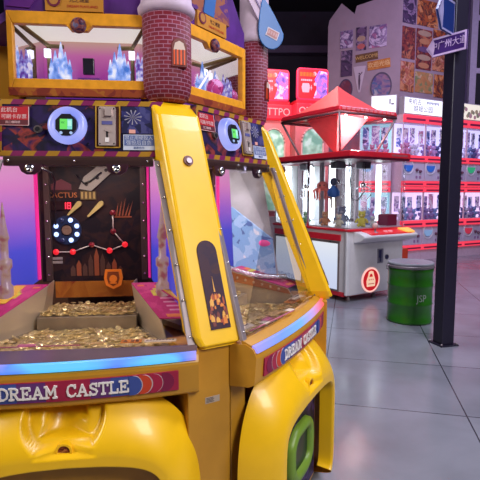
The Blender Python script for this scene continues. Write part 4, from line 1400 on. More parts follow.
# ---- right station extras: picture board and pink disc seen through the slanting side glass
mb = MB(FR)
mb.hexa([(0.275, -0.475, 1.14), (0.378, -0.265, 1.04), (0.366, -0.29, 1.30), (0.268, -0.487, 1.47)], [(0.267, -0.479, 1.14), (0.370, -0.269, 1.04), (0.358, -0.294, 1.30), (0.260, -0.491, 1.47)])
mb.build('picture_board', art('blue_ice_print', [(0.10, 0.16, 0.42), (0.22, 0.38, 0.70), (0.35, 0.50, 0.80), (0.65, 0.66, 0.82), (0.25, 0.32, 0.60)], 5, 3, 0.3, emit=0.35), ROOT, label='blue and white picture board')

mb = MB(FR)
mb.ball((0.338, -0.335, 1.275), (0.012, 0.045, 0.018), 16, 8)
mb.build('pink_disc', glow('disc_pink', (0.95, 0.10, 0.38), 0.7), ROOT, label='small pink glowing disc')
mb = MB(FR)
rows = []
for k in range(9):
    q = k / 8
    u, n, z = 0.02 + 0.33 * q, -0.46 + 0.27 * q, 1.20 - 0.115 * q - 0.03 * math.sin(PI * q)
    rows.append([(u, n, z), (u + 0.008, n - 0.012, z + 0.028), (u + 0.012, n - 0.016, z + 0.028), (u + 0.006, n, z - 0.002)])
mb.grid(rows, 0, True, close_u=True)
mb.build('deflector', clear('milky_acrylic', (0.80, 0.74, 0.72), 0.25, 0.25), ROOT, label='milky curved clear strip')
mb = MB(FR)
A0, A1 = Vector((0.158, -0.44, 1.140)), Vector((0.298, -0.165, 1.048))
B0, B1 = Vector((0.168, -0.428, 1.085)), Vector((0.308, -0.150, 1.020))
offv = Vector((-0.006, 0.003, 0.0))
mb.hexa([A0 + offv, A1 + offv, B1 + offv, B0 + offv], [A0 + offv * 1.4, A1 + offv * 1.4, B1 + offv * 1.4, B0 + offv * 1.4], 0)
for k in range(6):
    q = 0.12 + 0.14 * k
    p = A0.lerp(A1, q).lerp(B0.lerp(B1, q), 0.5) + offv * 1.6
    mb.ball(p, (0.004, 0.008, 0.008), 8, 5, 1)
mb.build('guide_label', [solid('label_rust_orange', (0.46, 0.16, 0.05), 0.4), solid('label_peach', (0.75, 0.5, 0.3), 0.4)], ROOT, label='rust orange label along the steel guide')

# ---- coins: the ones on show are single objects
def coin_mesh():
    mb = MB()
    mb.lathe([(0.0108, 0), (0.0118, 0.0006), (0.0118, 0.0020), (0.0108, 0.0026)], (0, 0, 0), 14)
    o = mb.build('brass_coin', BRASS)
    me = o.data
    bpy.data.objects.remove(o)
    return me


COIN = coin_mesh()
rndc = random.Random(11)


def coins(F, us, ns, z, count, label, group, keep=None):
    pts = []
    tries = 0
    while len(pts) < count and tries < 9000:
        tries += 1
        u, n = rndc.uniform(*us), rndc.uniform(*ns)
        if keep and not keep(u, n):
            continue
        if any((u - a) ** 2 + (n - b) ** 2 < 0.0145 ** 2 for a, b in pts):
            continue
        pts.append((u, n))
    for k, (u, n) in enumerate(pts):
        o = bpy.data.objects.new('brass_coin', COIN)
        col.objects.link(o)
        o.location = F @ Vector((u, n, z + 0.0012 + rndc.uniform(0, 0.0075)))
        o.rotation_euler = (rndc.gauss(0, 0.24), rndc.gauss(0, 0.24), rndc.uniform(0, 6))
        tag(o, label, 'coin', group)


def coin_bulk(F, us, ns, z, name_label, keep=None, n=900):
    """the layer underneath: one mass of flat discs"""
    mb = MB()
    r2 = random.Random(3)
    seg = 9
    c = 0
    while c < n:
        u, nn = r2.uniform(*us), r2.uniform(*ns)
        if keep and not keep(u, nn):
            continue
        c += 1
        h = r2.uniform(-0.001, 0.003)
        tx, ty = r2.gauss(0, 0.16), r2.gauss(0, 0.16)
        top = [(u + 0.0118 * math.cos(2 * PI * j / seg), nn + 0.0118 * math.sin(2 * PI * j / seg), z + h + 0.0118 * (tx * math.cos(2 * PI * j / seg) + ty * math.sin(2 * PI * j / seg))) for j in range(seg)]
        bot = [(p[0], p[1], p[2] - 0.0025) for p in top]
        mb.hexa(bot, top, 0, F)
    o = mb.build('coin_heap', BRASS)
    tag(o, name_label, 'coins', None, 'stuff')


def keep_bed(u, n):
    t = (-0.12 - n) / 0.28
    half = 0.335 - 0.145 * min(1, max(0, t)) - 0.028
    return -half - 0.04 + 0.02 < u < half - 0.01


coin_bulk(FL, (-0.36, 0.33), (-0.335, -0.065), 0.971, 'loose brass tokens heaped flat on the lower bed of the front window', keep_bed, 900)
coin_bulk(FL, (-0.212, 0.176), (-0.555, -0.357), 1.030, 'loose brass tokens heaped flat on the tan shelf of the front window', None, 420)
coin_bulk(FR, (-0.36, 0.33), (-0.335, -0.065), 0.971, 'loose brass tokens heaped flat on the lower bed of the right-hand side window', keep_bed, 900)
coin_bulk(FR, (-0.212, 0.176), (-0.555, -0.357), 1.030, 'loose brass tokens heaped flat on the shelf of the right-hand side window', None, 420)
coins(FL, (-0.35, 0.32), (-0.325, -0.07), 0.974, 110, 'brass token lying on the lower bed behind the front window', 'tokens on the front lower bed', keep_bed)
coins(FL, (-0.208, 0.172), (-0.55, -0.36), 1.033, 95, 'brass token lying on the raised shelf behind the front window', 'tokens on the front shelf')
coins(FR, (-0.35, 0.32), (-0.325, -0.07), 0.974, 90, 'brass token lying on the lower bed behind the side window facing the aisle', 'tokens on the aisle-side lower bed', keep_bed)

# ================================================================= GREEN BIN
def cyl_text(mb, s, size, c, r, ang0, z, mi=0, stretch=1.0):
    """letters wrapped round a vertical cylinder"""
    def fn(x, d, zz):
        a = ang0 + x / r
        return (c[0] + (r + 0.001 + d) * math.cos(a), c[1] + (r + 0.001 + d) * math.sin(a), z + zz)
    mb.text(s, size, (0, 0, 0), 0.002, mi, fn=fn, stretch=stretch)


BX, BY, BR = 2.055, 5.72, 0.262
binr = root_at('waste_bin', (BX, BY, 0), 'green metal drum bin with a flat grey lid behind the dark pole', 'bin')
mb = MB()
mb.lathe([(BR - 0.012, 0.0), (BR, 0.012), (BR, 0.03), (BR - 0.006, 0.04), (BR - 0.006, 0.22), (BR + 0.003, 0.232), (BR - 0.006, 0.245), (BR - 0.006, 0.44), (BR + 0.003, 0.452), (BR - 0.006, 0.465), (BR - 0.006, 0.60), (BR, 0.62), (BR, 0.66), (BR - 0.03, 0.66)], (BX, BY, 0), 48)
drum = mb.build('drum', solid('green_enamel', (0.028, 0.19, 0.012), 0.32, coat=0.3), binr)
mb = MB()
cyl_text(mb, 'JSP', 0.115, (BX, BY), BR - 0.005, -PI / 2 - 0.36 + 0.56, 0.315, stretch=0.86)
mb.build('lettering', solid('worn_white_paint', (0.42, 0.50, 0.42), 0.6, noise=0.25, scale=60), drum, label='worn white lettering')
mb = MB()
mb.lathe([(BR - 0.004, 0.655), (BR + 0.010, 0.66), (BR + 0.012, 0.678), (BR + 0.006, 0.69), (BR - 0.01, 0.692)], (BX, BY, 0), 48)
mb.build('clamp_ring', GREYMET, binr)
mb = MB()
mb.lathe([(BR + 0.004, 0.69), (BR + 0.006, 0.712), (BR - 0.004, 0.722), (BR - 0.03, 0.718), (0.001, 0.724)], (BX, BY, 0), 48)
mb.build('lid', solid('grey_lid', (0.30, 0.31, 0.36), 0.35), binr)
mb = MB()
for a in (PI + 0.15,):
    px, py = BX + (BR + 0.012) * math.cos(a), BY + (BR + 0.012) * math.sin(a)
    mb.tube([(px, py, 0.69), (px - 0.035, py - 0.01, 0.675), (px - 0.03, py - 0.01, 0.645), (px, py, 0.635)], 0.009, 8)
mb.build('handle', GREYMET, binr)

# ================================================================= STREET SIGN POST
PX, PY = 2.085, 4.80
sp = root_at('street_sign_post', (PX, PY, 0), 'dark navy square post carrying two blue street signs, its foot bolted to the floor', 'post')
POSTM = solid('dark_navy_paint', (0.018, 0.014, 0.034), 0.42)
mb = MB()
FPO = frame((PX, PY, 0), 74)
h = 0.072
mb.M = FPO
mb.box(-h, h, -h, h, 0.012, 3.9)
mb.build('post', POSTM, sp, bevel=0.008)
mb = MB(FPO)
mb.box(-0.105, 0.105, -0.105, 0.105, 0.0, 0.013)
bp = mb.build('base_plate', POSTM, sp, bevel=0.003)
for a in (-1, 1):
    for b in (-1, 1):
        mb = MB(FPO)
        mb.lathe([(0.013, 0.013), (0.013, 0.024), (0.006, 0.03)], (a * 0.088, b * 0.088, 0), 6)
        mb.build('bolt', GREYMET, bp)


def sign_blade(F, L0, L1, z0, z1, tip, txt, m_face, m_edge, thick=0.02, fwd=0.0):
    F = F @ Matrix.Translation((0, fwd, 0))
    mb = MB(F)
    zc = (z0 + z1) / 2
    poly = [(L1, z0), (L1, z1), (L0, z1), (L0 - tip, zc), (L0, z0)]
    mb.prism(poly, -thick / 2, thick / 2, 0)
    o = mb.build('sign_blade', [m_face], sp, bevel=0.002)
    mb = MB(F)
    for s in (-1, 1):
        d0, d1 = (thick / 2, thick / 2 + 0.002) if s > 0 else (-thick / 2 - 0.002, -thick / 2)
        b = 0.018
        inner = [(L1 - b, z0 + b), (L1 - b, z1 - b), (L0 + b * 0.2, z1 - b), (L0 - tip + b * 1.6, zc), (L0 + b * 0.2, z0 + b)]
        for i in range(5):
            j = (i + 1) % 5
            mb.prism([poly[i], poly[j], inner[j], inner[i]], d0, d1, 0)
        # filled arrow head
        mb.prism([(L0 + 0.005, z1 - 0.004), (L0 - tip + 0.004, zc), (L0 + 0.005, z0 + 0.004), (L0 + 0.02, zc - 0.012), (L0 + 0.02, zc + 0.012)], d0, d1, 0)
    mb.build('border', m_edge, o)
    if txt:
        mb = MB(F)
        mb.text(txt, (z1 - z0) * 0.47, ((L0 + L1) / 2 - 0.008, thick / 2 + 0.002, zc + 0.004), 0.002, 0, stretch=0.90)
        mb.build('lettering', m_edge, o, label='white street-name characters')
    return o


SIGNV = solid('sign_violet_blue', (0.050, 0.010, 0.17), 0.5)
SIGNW = solid('sign_lilac_white', (0.66, 0.48, 0.82), 0.5)
FS1 = frame((PX, PY, 0), 145)
sign_blade(FS1, -0.165, 0.18, 2.865, 3.04, 0.07, '中广州大道', SIGNV, SIGNW, fwd=0.115)
FS2 = frame((PX, PY, 0), 45)
sign_blade(FS2, -0.36, -0.075, 3.03, 3.33, 0.10, None, solid('sign_blue', (0.014, 0.035, 0.20), 0.45), solid('sign_pale_lilac', (0.38, 0.34, 0.60), 0.45))

# ================================================================= WHITE AND RED CLAW MACHINE
CW = frame((1.50, 6.62, 0), 58)      # u runs along the right front face, n out of it; the left front face is the plane u = 0, running along -n
WLEN, DLEN = 1.14, 1.75
cm = root_at('claw_machine', (1.50, 6.62, 0), 'white and red claw machine with clear sides and a red tent top', 'claw machine')
WHITEC = solid('white_cabinet', (0.72, 0.69, 0.72), 0.35, noise=0.03)
mb = MB(CW)
mb.box(0, WLEN, -DLEN, 0, 0.09, 1.0)
base = mb.build('cabinet', WHITEC, cm, bevel=0.015)
mb = MB(CW)
mb.box(-0.008, WLEN + 0.005, -DLEN, -0.06, 0.07, 0.135)
mb.build('red_skirt', REDP, base, bevel=0.004)
for (u, n) in ((0.12, -0.1), (0.62, -0.08), (WLEN - 0.1, -0.1), (0.12, -DLEN + 0.1), (WLEN - 0.1, -DLEN + 0.1)):
    mb = MB(CW)
    mb.lathe([(0.03, 0.0), (0.034, 0.004), (0.02, 0.05), (0.012, 0.06), (0.012, 0.095)], (u, n, 0), 12)
    mb.build('foot', GREYMET, cm)
# left front face: red frame with glowing panel
mb = MB(CW)
for (n0, n1, z0, z1) in ((-0.90, -0.14, 0.86, 0.95), (-1.70, -0.98, 0.86, 0.95)):
    mb.box(-0.022, 0.0, n0, n1, z0, z1)
    mb.build('red_rail', REDP, base, bevel=0.004)
    mb = MB(CW)
for (n0, n1) in ((-0.86, -0.19), (-1.66, -1.0)):
    mb = MB(CW)
    mb.box(-0.014, 0.0, n0 - 0.03, n1 + 0.03, 0.13, 0.85)
    fr = mb.build('panel_frame', solid('frame_taupe', (0.25, 0.20, 0.20), 0.4, 0.4), base, bevel=0.004)
    mb = MB(CW)
    mb.box(-0.018, -0.014, n0, n1, 0.16, 0.82)
    lb = mb.build('light_panel', glow_ramp('cool_light_panel', [(0.0, (0.66, 0.72, 0.95)), (0.5, (0.72, 0.80, 1.0)), (1.0, (0.88, 0.92, 1.0))], 0.85), base, label='glowing white panel')
    mb = MB(CW)
    for k in range(5):
        mb.M = CW @ Matrix.Translation((-0.018, n0 + 0.09 + 0.09 * k, 0.20)) @ Matrix.Rotation(PI / 2, 4, 'Z')
        mb.ring((0, 0, 0.014 * (k % 2)), 0.022, 0.031, 0, 0.0025, 14)
    mb.build('doodle', solid('doodle_blue', (0.10, 0.18, 0.48), 0.5), lb)
    mb = MB(CW)
    mb.lathe([(0.02, 0), (0.02, 0.02)], (-0.02, n1 - 0.15, 0.83), 10)
    mb.build('latch', BLACK, base)
# corner trim
mb = MB(CW)
mb.box(-0.03, 0.03, -0.03, 0.012, 0.1, 1.0)
mb.build('corner_trim', WHITE, base, bevel=0.012)
# right front: control shelf
mb = MB(CW)
pts = [(-0.0, 1.0), (0.10, 0.985), (0.20, 0.945), (0.205, 0.915), (0.14, 0.87), (0.0, 0.83)]
a = [(0.10, p[0], p[1]) for p in pts]
b = [(WLEN + 0.08, p[0], p[1]) for p in pts]
mb.hexa(a, b)
shelf = mb.build('control_shelf', WHITE, cm, bevel=0.012)
mb = MB(CW)
q = [(0.22, 0.03, 1.0), (WLEN + 0.0, 0.03, 1.0), (WLEN - 0.04, 0.185, 0.953), (0.26, 0.185, 0.953)]
mb.hexa(q, [(p[0], p[1], p[2] + 0.012) for p in q])
mb.build('red_top', glow('red_lit_plate', (0.9, 0.02, 0.03), 0.35), shelf, label='lit red control plate')
mb = MB(CW)
q = [(0.95, 0.05, 1.008), (WLEN + 0.04, 0.05, 1.006), (WLEN + 0.02, 0.19, 0.962), (1.0, 0.19, 0.965)]
mb.hexa(q, [(p[0], p[1], p[2] + 0.02) for p in q])
mb.build('lit_edge', glow('amber_light', (1.0, 0.45, 0.08), 0.9), shelf)
mb = MB(CW)
mb.lathe([(0.045, 0.97), (0.04, 0.985), (0.012, 0.99), (0.012, 1.055)], (0.42, 0.10, 0), 14)
js = mb.build('joystick', GREYMET, shelf)
mb = MB(CW)
mb.ball((0.42, 0.10, 1.075), 0.042, 14, 10)
mb.build('ball_knob', solid('knob_cream_pink', (0.78, 0.52, 0.48), 0.3), js)
for u in (0.62, 0.72):
    mb = MB(CW)
    mb.lathe([(0.035, 0.965), (0.035, 0.995), (0.025, 1.004)], (u, 0.11, 0), 14)
    mb.build('push_button', glow('button_pink', (0.9, 0.3, 0.35), 0.5), shelf)
# coin mechanism, round emblem
mb = MB(CW)
mb.box(0.585, 0.70, 0.0, 0.016, 0.52, 0.73)
cmx = mb.build('coin_plate', solid('coin_plate_grey', (0.30, 0.28, 0.36), 0.35, 0.5), base, bevel=0.004)
mb = MB(CW)
mb.box(0.605, 0.645, 0.016, 0.03, 0.60, 0.715)
mb.box(0.63, 0.637, 0.016, 0.034, 0.54, 0.60)
mb.build('slot', solid('slot_navy', (0.03, 0.03, 0.10), 0.3), cmx)
mb = MB(CW)
mb.lathe([(0.035, 0), (0.035, 0.02), (0.024, 0.026)], (0.78, 0.0, 0.60), 14, axis='n')
mb.build('lock', solid('lock_navy', (0.05, 0.05, 0.12), 0.3, 0.5), base)
mb = MB(CW)
mb.ring((0.46, 0, 0.285), 0.158, 0.182, 0, 0.012, 36)
rg = mb.build('emblem_ring', glow('emblem_pink_white', (1.0, 0.55, 0.48), 0.9), base)
mb = MB(CW)
mb.disc((0.46, 0, 0.285), 0.159, 0, 0.009, 36)
em = mb.build('emblem', glow('emblem_red', (0.75, 0.012, 0.02), 0.55), base, label='round red emblem with a claw picture')
mb = MB(CW)
mb.prism([(0.38, 0.19), (0.54, 0.19), (0.55, 0.27), (0.53, 0.33), (0.39, 0.33), (0.37, 0.27)], 0.009, 0.013)
mb.prism([(0.395, 0.33), (0.42, 0.33), (0.44, 0.375), (0.48, 0.375), (0.50, 0.33), (0.525, 0.33), (0.505, 0.405), (0.46, 0.42), (0.415, 0.405)], 0.009, 0.013)
mb.build('emblem_shape', glow('emblem_peach', (1.0, 0.62, 0.42), 0.8), em)
mb = MB(CW)
for k in range(3):
    mb.disc((0.42 + 0.04 * k, 0.013, 0.29), 0.010, 0, 0.002, 8)
mb.box(0.40, 0.52, 0.013, 0.015, 0.225, 0.235)
mb.build('emblem_mark', solid('emblem_mark_red', (0.6, 0.05, 0.03), 0.4), em)
# deck, red waist band
mb = MB(CW)
mb.box(-0.03, WLEN + 0.02, -DLEN, 0.03, 1.0, 1.035)
mb.build('waist_band', REDP, cm, bevel=0.008)
mb = MB(CW)
mb.box(0.02, WLEN - 0.02, -DLEN + 0.02, -0.02, 1.035, 1.05)
mb.build('prize_deck', solid('deck_pale', (0.62, 0.60, 0.64), 0.4), cm)
# top rim
mb = MB(CW)
mb.box(-0.05, WLEN + 0.05, -DLEN, 0.05, 2.035, 2.115)
rim = mb.build('top_rim', REDP, cm, bevel=0.012)
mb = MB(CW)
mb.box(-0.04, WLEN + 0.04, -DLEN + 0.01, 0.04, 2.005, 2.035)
mb.build('rim_dark_line', solid('rim_plum', (0.10, 0.01, 0.03), 0.4), rim)  # dark plum strip right under the red rim
mb = MB(CW)
[mb.box(0.78 + 0.034 * k, 0.80 + 0.034 * k + 0.006 * (k % 2), 0.05, 0.053, 2.062, 2.09) for k in range(10)]
mb.build('print_pattern', solid('rim_grey_print', (0.30, 0.10, 0.12), 0.5), rim)
# clear walls and posts
for (q) in ([(0, 0), (WLEN, 0)], [(0, 0), (0, -DLEN)], [(WLEN, 0), (WLEN, -DLEN)]):
    (u0, n0), (u1, n1) = q
    mb = MB(CW)
    if n0 == n1:
        mb.box(u0 + 0.02, u1 - 0.02, -0.008, 0.0, 1.035, 2.01)
    else:
        mb.box(u0 - 0.004, u0 + 0.004, n1 + 0.02, n0 - 0.02, 1.035, 2.01)
    mb.build('clear_wall', GLASS, cm)
for (u, n) in ((0.01, -0.01), (WLEN - 0.01, -0.01), (0.01, -DLEN / 2), (WLEN * 0.5, -DLEN + 0.05)):
    mb = MB(CW)
    mb.tube([(u, n, 1.03), (u, n, 2.02)], 0.022, 10)
    mb.build('clear_post', ACRYL if n > -0.1 else CHROME, cm)
# bright back walls and light tubes, some added to brighten the inside
mb = MB(CW)
mb.box(0.03, WLEN - 0.03, -DLEN + 0.0, -DLEN + 0.02, 1.05, 2.0)
mb.build('back_wall_panel', solid('pale_back', (0.72, 0.76, 0.76), 0.3, 0.0, noise=0.2, scale=3), cm)
for (u, n) in ((0.25, -DLEN + 0.08), (0.75, -DLEN + 0.08), (WLEN - 0.08, -1.1), (WLEN - 0.07, -0.45), (0.08, -DLEN + 0.1), (0.55, -0.95), (0.30, -1.2), (0.9, -1.3)):
    mb = MB(CW)
    mb.tube([(u, n, 1.10), (u, n, 1.97)], 0.042, 12)
    mb.build('light_tube', glow('tube_white', (0.88, 0.97, 1.0), 5.0), cm)
for (u, n) in ((0.5, -DLEN + 0.06), (0.95, -0.8), (0.36, -1.3), (0.3, -0.9)):
    mb = MB(CW)
    mb.box(u - 0.03, u + 0.03, n - 0.02, n + 0.02, 1.05, 2.0)
    mb.build('mullion_post', GREYMET, cm)
# claws on gantry
for (u, n, zb) in ((0.70, -0.42, 1.62), (0.30, -0.55, 1.66), (0.28, -1.25, 1.60)):
    mb = MB(CW)
    mb.box(u - 0.09, u + 0.09, n - 0.07, n + 0.07, 1.90, 2.0)
    gy = mb.build('claw_carriage', solid('carriage_grey', (0.2, 0.2, 0.23), 0.4, 0.5), cm, bevel=0.01)
    mb = MB(CW)
    mb.tube([(u, n, 1.92), (u, n, zb + 0.06)], 0.006, 6)
    mb.build('claw_cable', BLACK, gy)
    mb = MB(CW)
    mb.lathe([(0.035, zb), (0.045, zb + 0.02), (0.045, zb + 0.06), (0.015, zb + 0.075)], (u, n, 0), 12)
    hub = mb.build('claw_hub', CHROME, gy)
    for k in range(3):
        t = 2 * PI * k / 3 + 0.4
        mb = MB(CW)
        f = lambda r, z: (u + r * math.cos(t), n + r * math.sin(t), z)
        mb.tube([f(0.03, zb + 0.02), f(0.12, zb - 0.02), f(0.13, zb - 0.12), f(0.06, zb - 0.19)], 0.009, 6)
        mb.build('claw_finger', CHROME, gy)
mb = MB(CW)
mb.tube([(0.62, -0.30, 1.98), (0.60, -0.30, 1.55), (0.50, -0.34, 1.42), (0.40, -0.36, 1.46), (0.36, -0.38, 1.98)], 0.008, 6)
mb.build('loop_cable', BLACK, cm)
mb = MB(CW)
mb.box(0.86, 1.06, -0.26, -0.06, 1.05, 1.22)
mb.build('prize_chute', solid('chute_maroon', (0.22, 0.02, 0.06), 0.4), cm, bevel=0.008)
# flared glass crown, funnel and tent roof
HX, HN = WLEN / 2, -DLEN / 2
def crown_ring(hu, hn, z):
    return [(HX - hu, HN - hn, z), (HX + hu, HN - hn, z), (HX + hu, HN + hn, z), (HX - hu, HN + hn, z)]
lo, hi = crown_ring(0.36, 0.46, 2.115), crown_ring(0.58, 0.66, 2.66)
for i in range(4):
    j = (i + 1) % 4
    mb = MB(CW)
    q = [lo[i], lo[j], hi[j], hi[i]]
    c = Vector((HX, HN, 2.4))
    mb.hexa(q, [tuple(Vector(p) + (c - Vector(p)).normalized() * 0.008) for p in q])
    pn = mb.build('crown_pane', GLASS, cm)
    mb = MB(CW)
    mb.tube([lo[i], hi[i]], 0.018, 8)
    mb.build('crown_strut', GREYMET, cm)
    mb = MB(CW)
    mb.tube([hi[i], hi[j]], 0.022, 8)
    mb.build('crown_bar', solid('bar_plum_grey', (0.18, 0.08, 0.10), 0.4, 0.4), cm)
TENT = solid('tent_red', (0.92, 0.09, 0.09), 0.45)
mb = MB(CW)
mb.hexa(crown_ring(0.60, 0.68, 2.685), crown_ring(0.58, 0.66, 2.755))
cor = mb.build('crown_cornice', REDP, cm, bevel=0.015)
mb = MB(CW)
eave = crown_ring(0.52, 0.58, 2.70)
NSEG = 6
ridge = []
for k in range(NSEG + 1):
    q = k / NSEG
    f = (1 - q) ** 1.1
    ridge.append([(HX + (p[0] - HX) * f, HN + (p[1] - HN) * f, 2.70 + 0.49 * q) for p in eave])
ridge[-1] = [(HX + 0.004 * a_, HN + 0.004 * b_, 3.19) for a_, b_ in ((-1, -1), (1, -1), (1, 1), (-1, 1))]
mb.grid(ridge, 0, False, close_u=True)
mb.add(ridge[0], [(0, 1, 2, 3)], 0, M=CW)
mb.add(ridge[-1], [(0, 1, 2, 3)], 0, M=CW)
tent = mb.build('tent_roof', TENT, cm)
mb = MB(CW)
for k in range(12):
    u = HX - 0.54 + 0.09 * k
    mb.box(u, u + 0.06, HN + 0.665, HN + 0.685, 2.700, 2.735)
mb.build('cornice_pattern', solid('cornice_rose', (0.85, 0.22, 0.25), 0.4), cor)
mb = MB(CW)
a = crown_ring(0.32, 0.36, 2.68)
b = [(HX + 0.02 * x, HN + 0.02 * y, 2.16) for x, y in ((-1, -1), (1, -1), (1, 1), (-1, 1))]
mb.hexa(a, b)
mb.build('funnel', solid('funnel_coral', (0.90, 0.22, 0.24), 0.45), cm, label='coral inverted cone below the tent')
mb = MB(CW)
for k in range(3):
    mb = MB(CW)
    mb.ball((HX - 0.40 + 0.40 * k, HN + 0.60, 2.635), 0.02, 10, 7)
    mb.build('bulb', glow('bulb_warm_white', (1.0, 0.86, 0.80), 6.0), cm)
ld = bpy.data.lights.new('added_crown_light', 'POINT')  # unseen lamp added inside the crown to brighten the funnel
ld.energy, ld.color, ld.shadow_soft_size = 26, (1.0, 0.9, 0.86), 0.06
lo_ = bpy.data.objects.new('added_crown_light', ld)
col.objects.link(lo_)
lo_.location = CW @ Vector((HX, HN + 0.50, 2.40))
# ---- toys inside the claw machine
def bear(name, loc, s, body_c, belly_c, label, rot=0.0, group=None):
    r = root_at(name, loc, label, 'toy', group)
    M = Matrix.Translation(loc) @ Matrix.Rotation(rot, 4, 'Z') @ Matrix.Scale(s, 4)
    m1 = solid('plush_%d_%d_%d' % tuple(int(c * 100) for c in body_c), body_c, 0.85, noise=0.15, scale=60)
    m2 = solid('plush_%d_%d_%d' % tuple(int(c * 100) for c in belly_c), belly_c, 0.85, noise=0.15, scale=60)
    mb = MB(M)
    mb.ball((0, 0, 0.30), (0.24, 0.20, 0.30), 14, 10)
    mb.build('body', m1, r)
    mb = MB(M)
    mb.ball((0, -0.02, 0.72), (0.22, 0.20, 0.21), 14, 10)
    hd = mb.build('head', m1, r)
    for e in (-1, 1):
        mb = MB(M); mb.ball((0.15 * e, 0, 0.90), (0.08, 0.05, 0.08), 10, 7); mb.build('ear', m2, hd)
        mb = MB(M); mb.tube([(0.2 * e, -0.02, 0.48), (0.32 * e, -0.08, 0.36), (0.34 * e, -0.16, 0.26)], 0.07, 8); mb.build('arm', m1, r)
        mb = MB(M); mb.tube([(0.12 * e, -0.05, 0.10), (0.17 * e, -0.25, 0.08), (0.18 * e, -0.33, 0.10)], 0.085, 8); mb.build('leg', m1, r)
        mb = MB(M); mb.ball((0.08 * e, -0.20, 0.75), 0.025, 8, 6); mb.build('eye', BLACK, hd)
    mb = MB(M); mb.ball((0, -0.19, 0.67), (0.09, 0.07, 0.07), 10, 7); mb.build('muzzle', m2, hd)
    return r


def cw(u, n, z):
    return tuple(CW @ Vector((u, n, z)))


toys = [
    ((0.40, -0.14), 0.24, (0.70, 0.62, 0.10), (0.8, 0.7, 0.3), 'yellow plush bear behind the joystick of the claw machine'),
    ((0.10, -0.30), 0.19, (0.72, 0.66, 0.50), (0.8, 0.5, 0.4), 'cream plush bear near the front corner of the claw machine'),
    ((0.13, -0.62), 0.22, (0.65, 0.30, 0.16), (0.7, 0.5, 0.3), 'orange-brown plush bear low behind the left glass of the claw machine'),
    ((0.12, -1.05), 0.20, (0.25, 0.55, 0.30), (0.7, 0.8, 0.6), 'green plush bear behind the left glass of the claw machine'),
    ((0.40, -0.55), 0.30, (0.25, 0.28, 0.40), (0.5, 0.5, 0.6), 'dark blue-grey plush bear in the middle of the claw machine'),
    ((0.62, -0.13), 0.16, (0.68, 0.70, 0.68), (0.5, 0.6, 0.8), 'white plush bear left of the maroon prize chute'),
    ((0.78, -0.40), 0.24, (0.35, 0.42, 0.70), (0.7, 0.7, 0.85), 'pale blue plush bear behind the maroon prize chute'),
]
for (p, s, c1, c2, lb) in toys:
    bear('plush_bear', cw(p[0], p[1], 1.051), s, c1, c2, lb, R(-20))
# pink octopus and blue doll hanging in the window
oc = root_at('octopus_toy', cw(0.10, -0.66, 1.62), 'coral pink octopus toy hanging behind the left glass of the claw machine', 'toy')
OCT = solid('coral_plush', (0.80, 0.20, 0.16), 0.8)
M0 = Matrix.Translation(cw(0.10, -0.66, 1.62))
mb = MB(M0); mb.ball((0, 0, 0.02), (0.085, 0.08, 0.07), 14, 9)
hd = mb.build('head', OCT, oc)
for k in range(6):
    t = 2 * PI * k / 6
    mb = MB(M0)
    mb.tube([(0.05 * math.cos(t), 0.05 * math.sin(t), -0.02), (0.13 * math.cos(t), 0.13 * math.sin(t), -0.05), (0.11 * math.cos(t), 0.11 * math.sin(t), -0.16), (0.14 * math.cos(t), 0.14 * math.sin(t), -0.19)], 0.02, 7, taper=[0.026, 0.022, 0.016, 0.008])
    mb.build('tentacle', OCT, oc)
for e in (-1, 1):
    mb = MB(M0); mb.ball((0.03 * e - 0.02, -0.075, 0.03), 0.012, 8, 6); mb.build('eye', BLACK, hd)
mb = MB(M0); mb.tube([(0, 0, 0.085), (0, 0, 0.385)], 0.003, 5); mb.build('string', BLACK, oc)
dl = root_at('doll_toy', cw(0.10, -0.42, 1.55), 'blue doll toy hanging beside the coral octopus', 'toy')
M0 = Matrix.Translation(cw(0.10, -0.42, 1.55))
DB_ = solid('doll_blue', (0.05, 0.16, 0.50), 0.7)
mb = MB(M0)
mb.lathe([(0.001, -0.08), (0.075, -0.06), (0.05, 0.04), (0.03, 0.09), (0.001, 0.10)], (0, 0, 0), 12)
mb.build('body', DB_, dl)
mb = MB(M0); mb.ball((0, 0, 0.15), (0.055, 0.05, 0.06), 12, 8)
hd = mb.build('head', solid('doll_dark', (0.05, 0.06, 0.12), 0.6), dl)
for e in (-1, 1):
    mb = MB(M0); mb.tube([(0.035 * e, 0, 0.06), (0.075 * e, 0, 0.0), (0.07 * e, -0.02, -0.05)], 0.018, 7); mb.build('arm', DB_, dl)
    mb = MB(M0); mb.tube([(0.03 * e, 0, -0.06), (0.03 * e, 0, -0.2), (0.03 * e, -0.03, -0.22)], 0.018, 7); mb.build('leg', solid('doll_pale', (0.7, 0.6, 0.5), 0.7), dl)
mb = MB(M0); mb.tube([(0, 0, 0.205), (0, 0, 0.455)], 0.003, 5); mb.build('string', BLACK, dl)

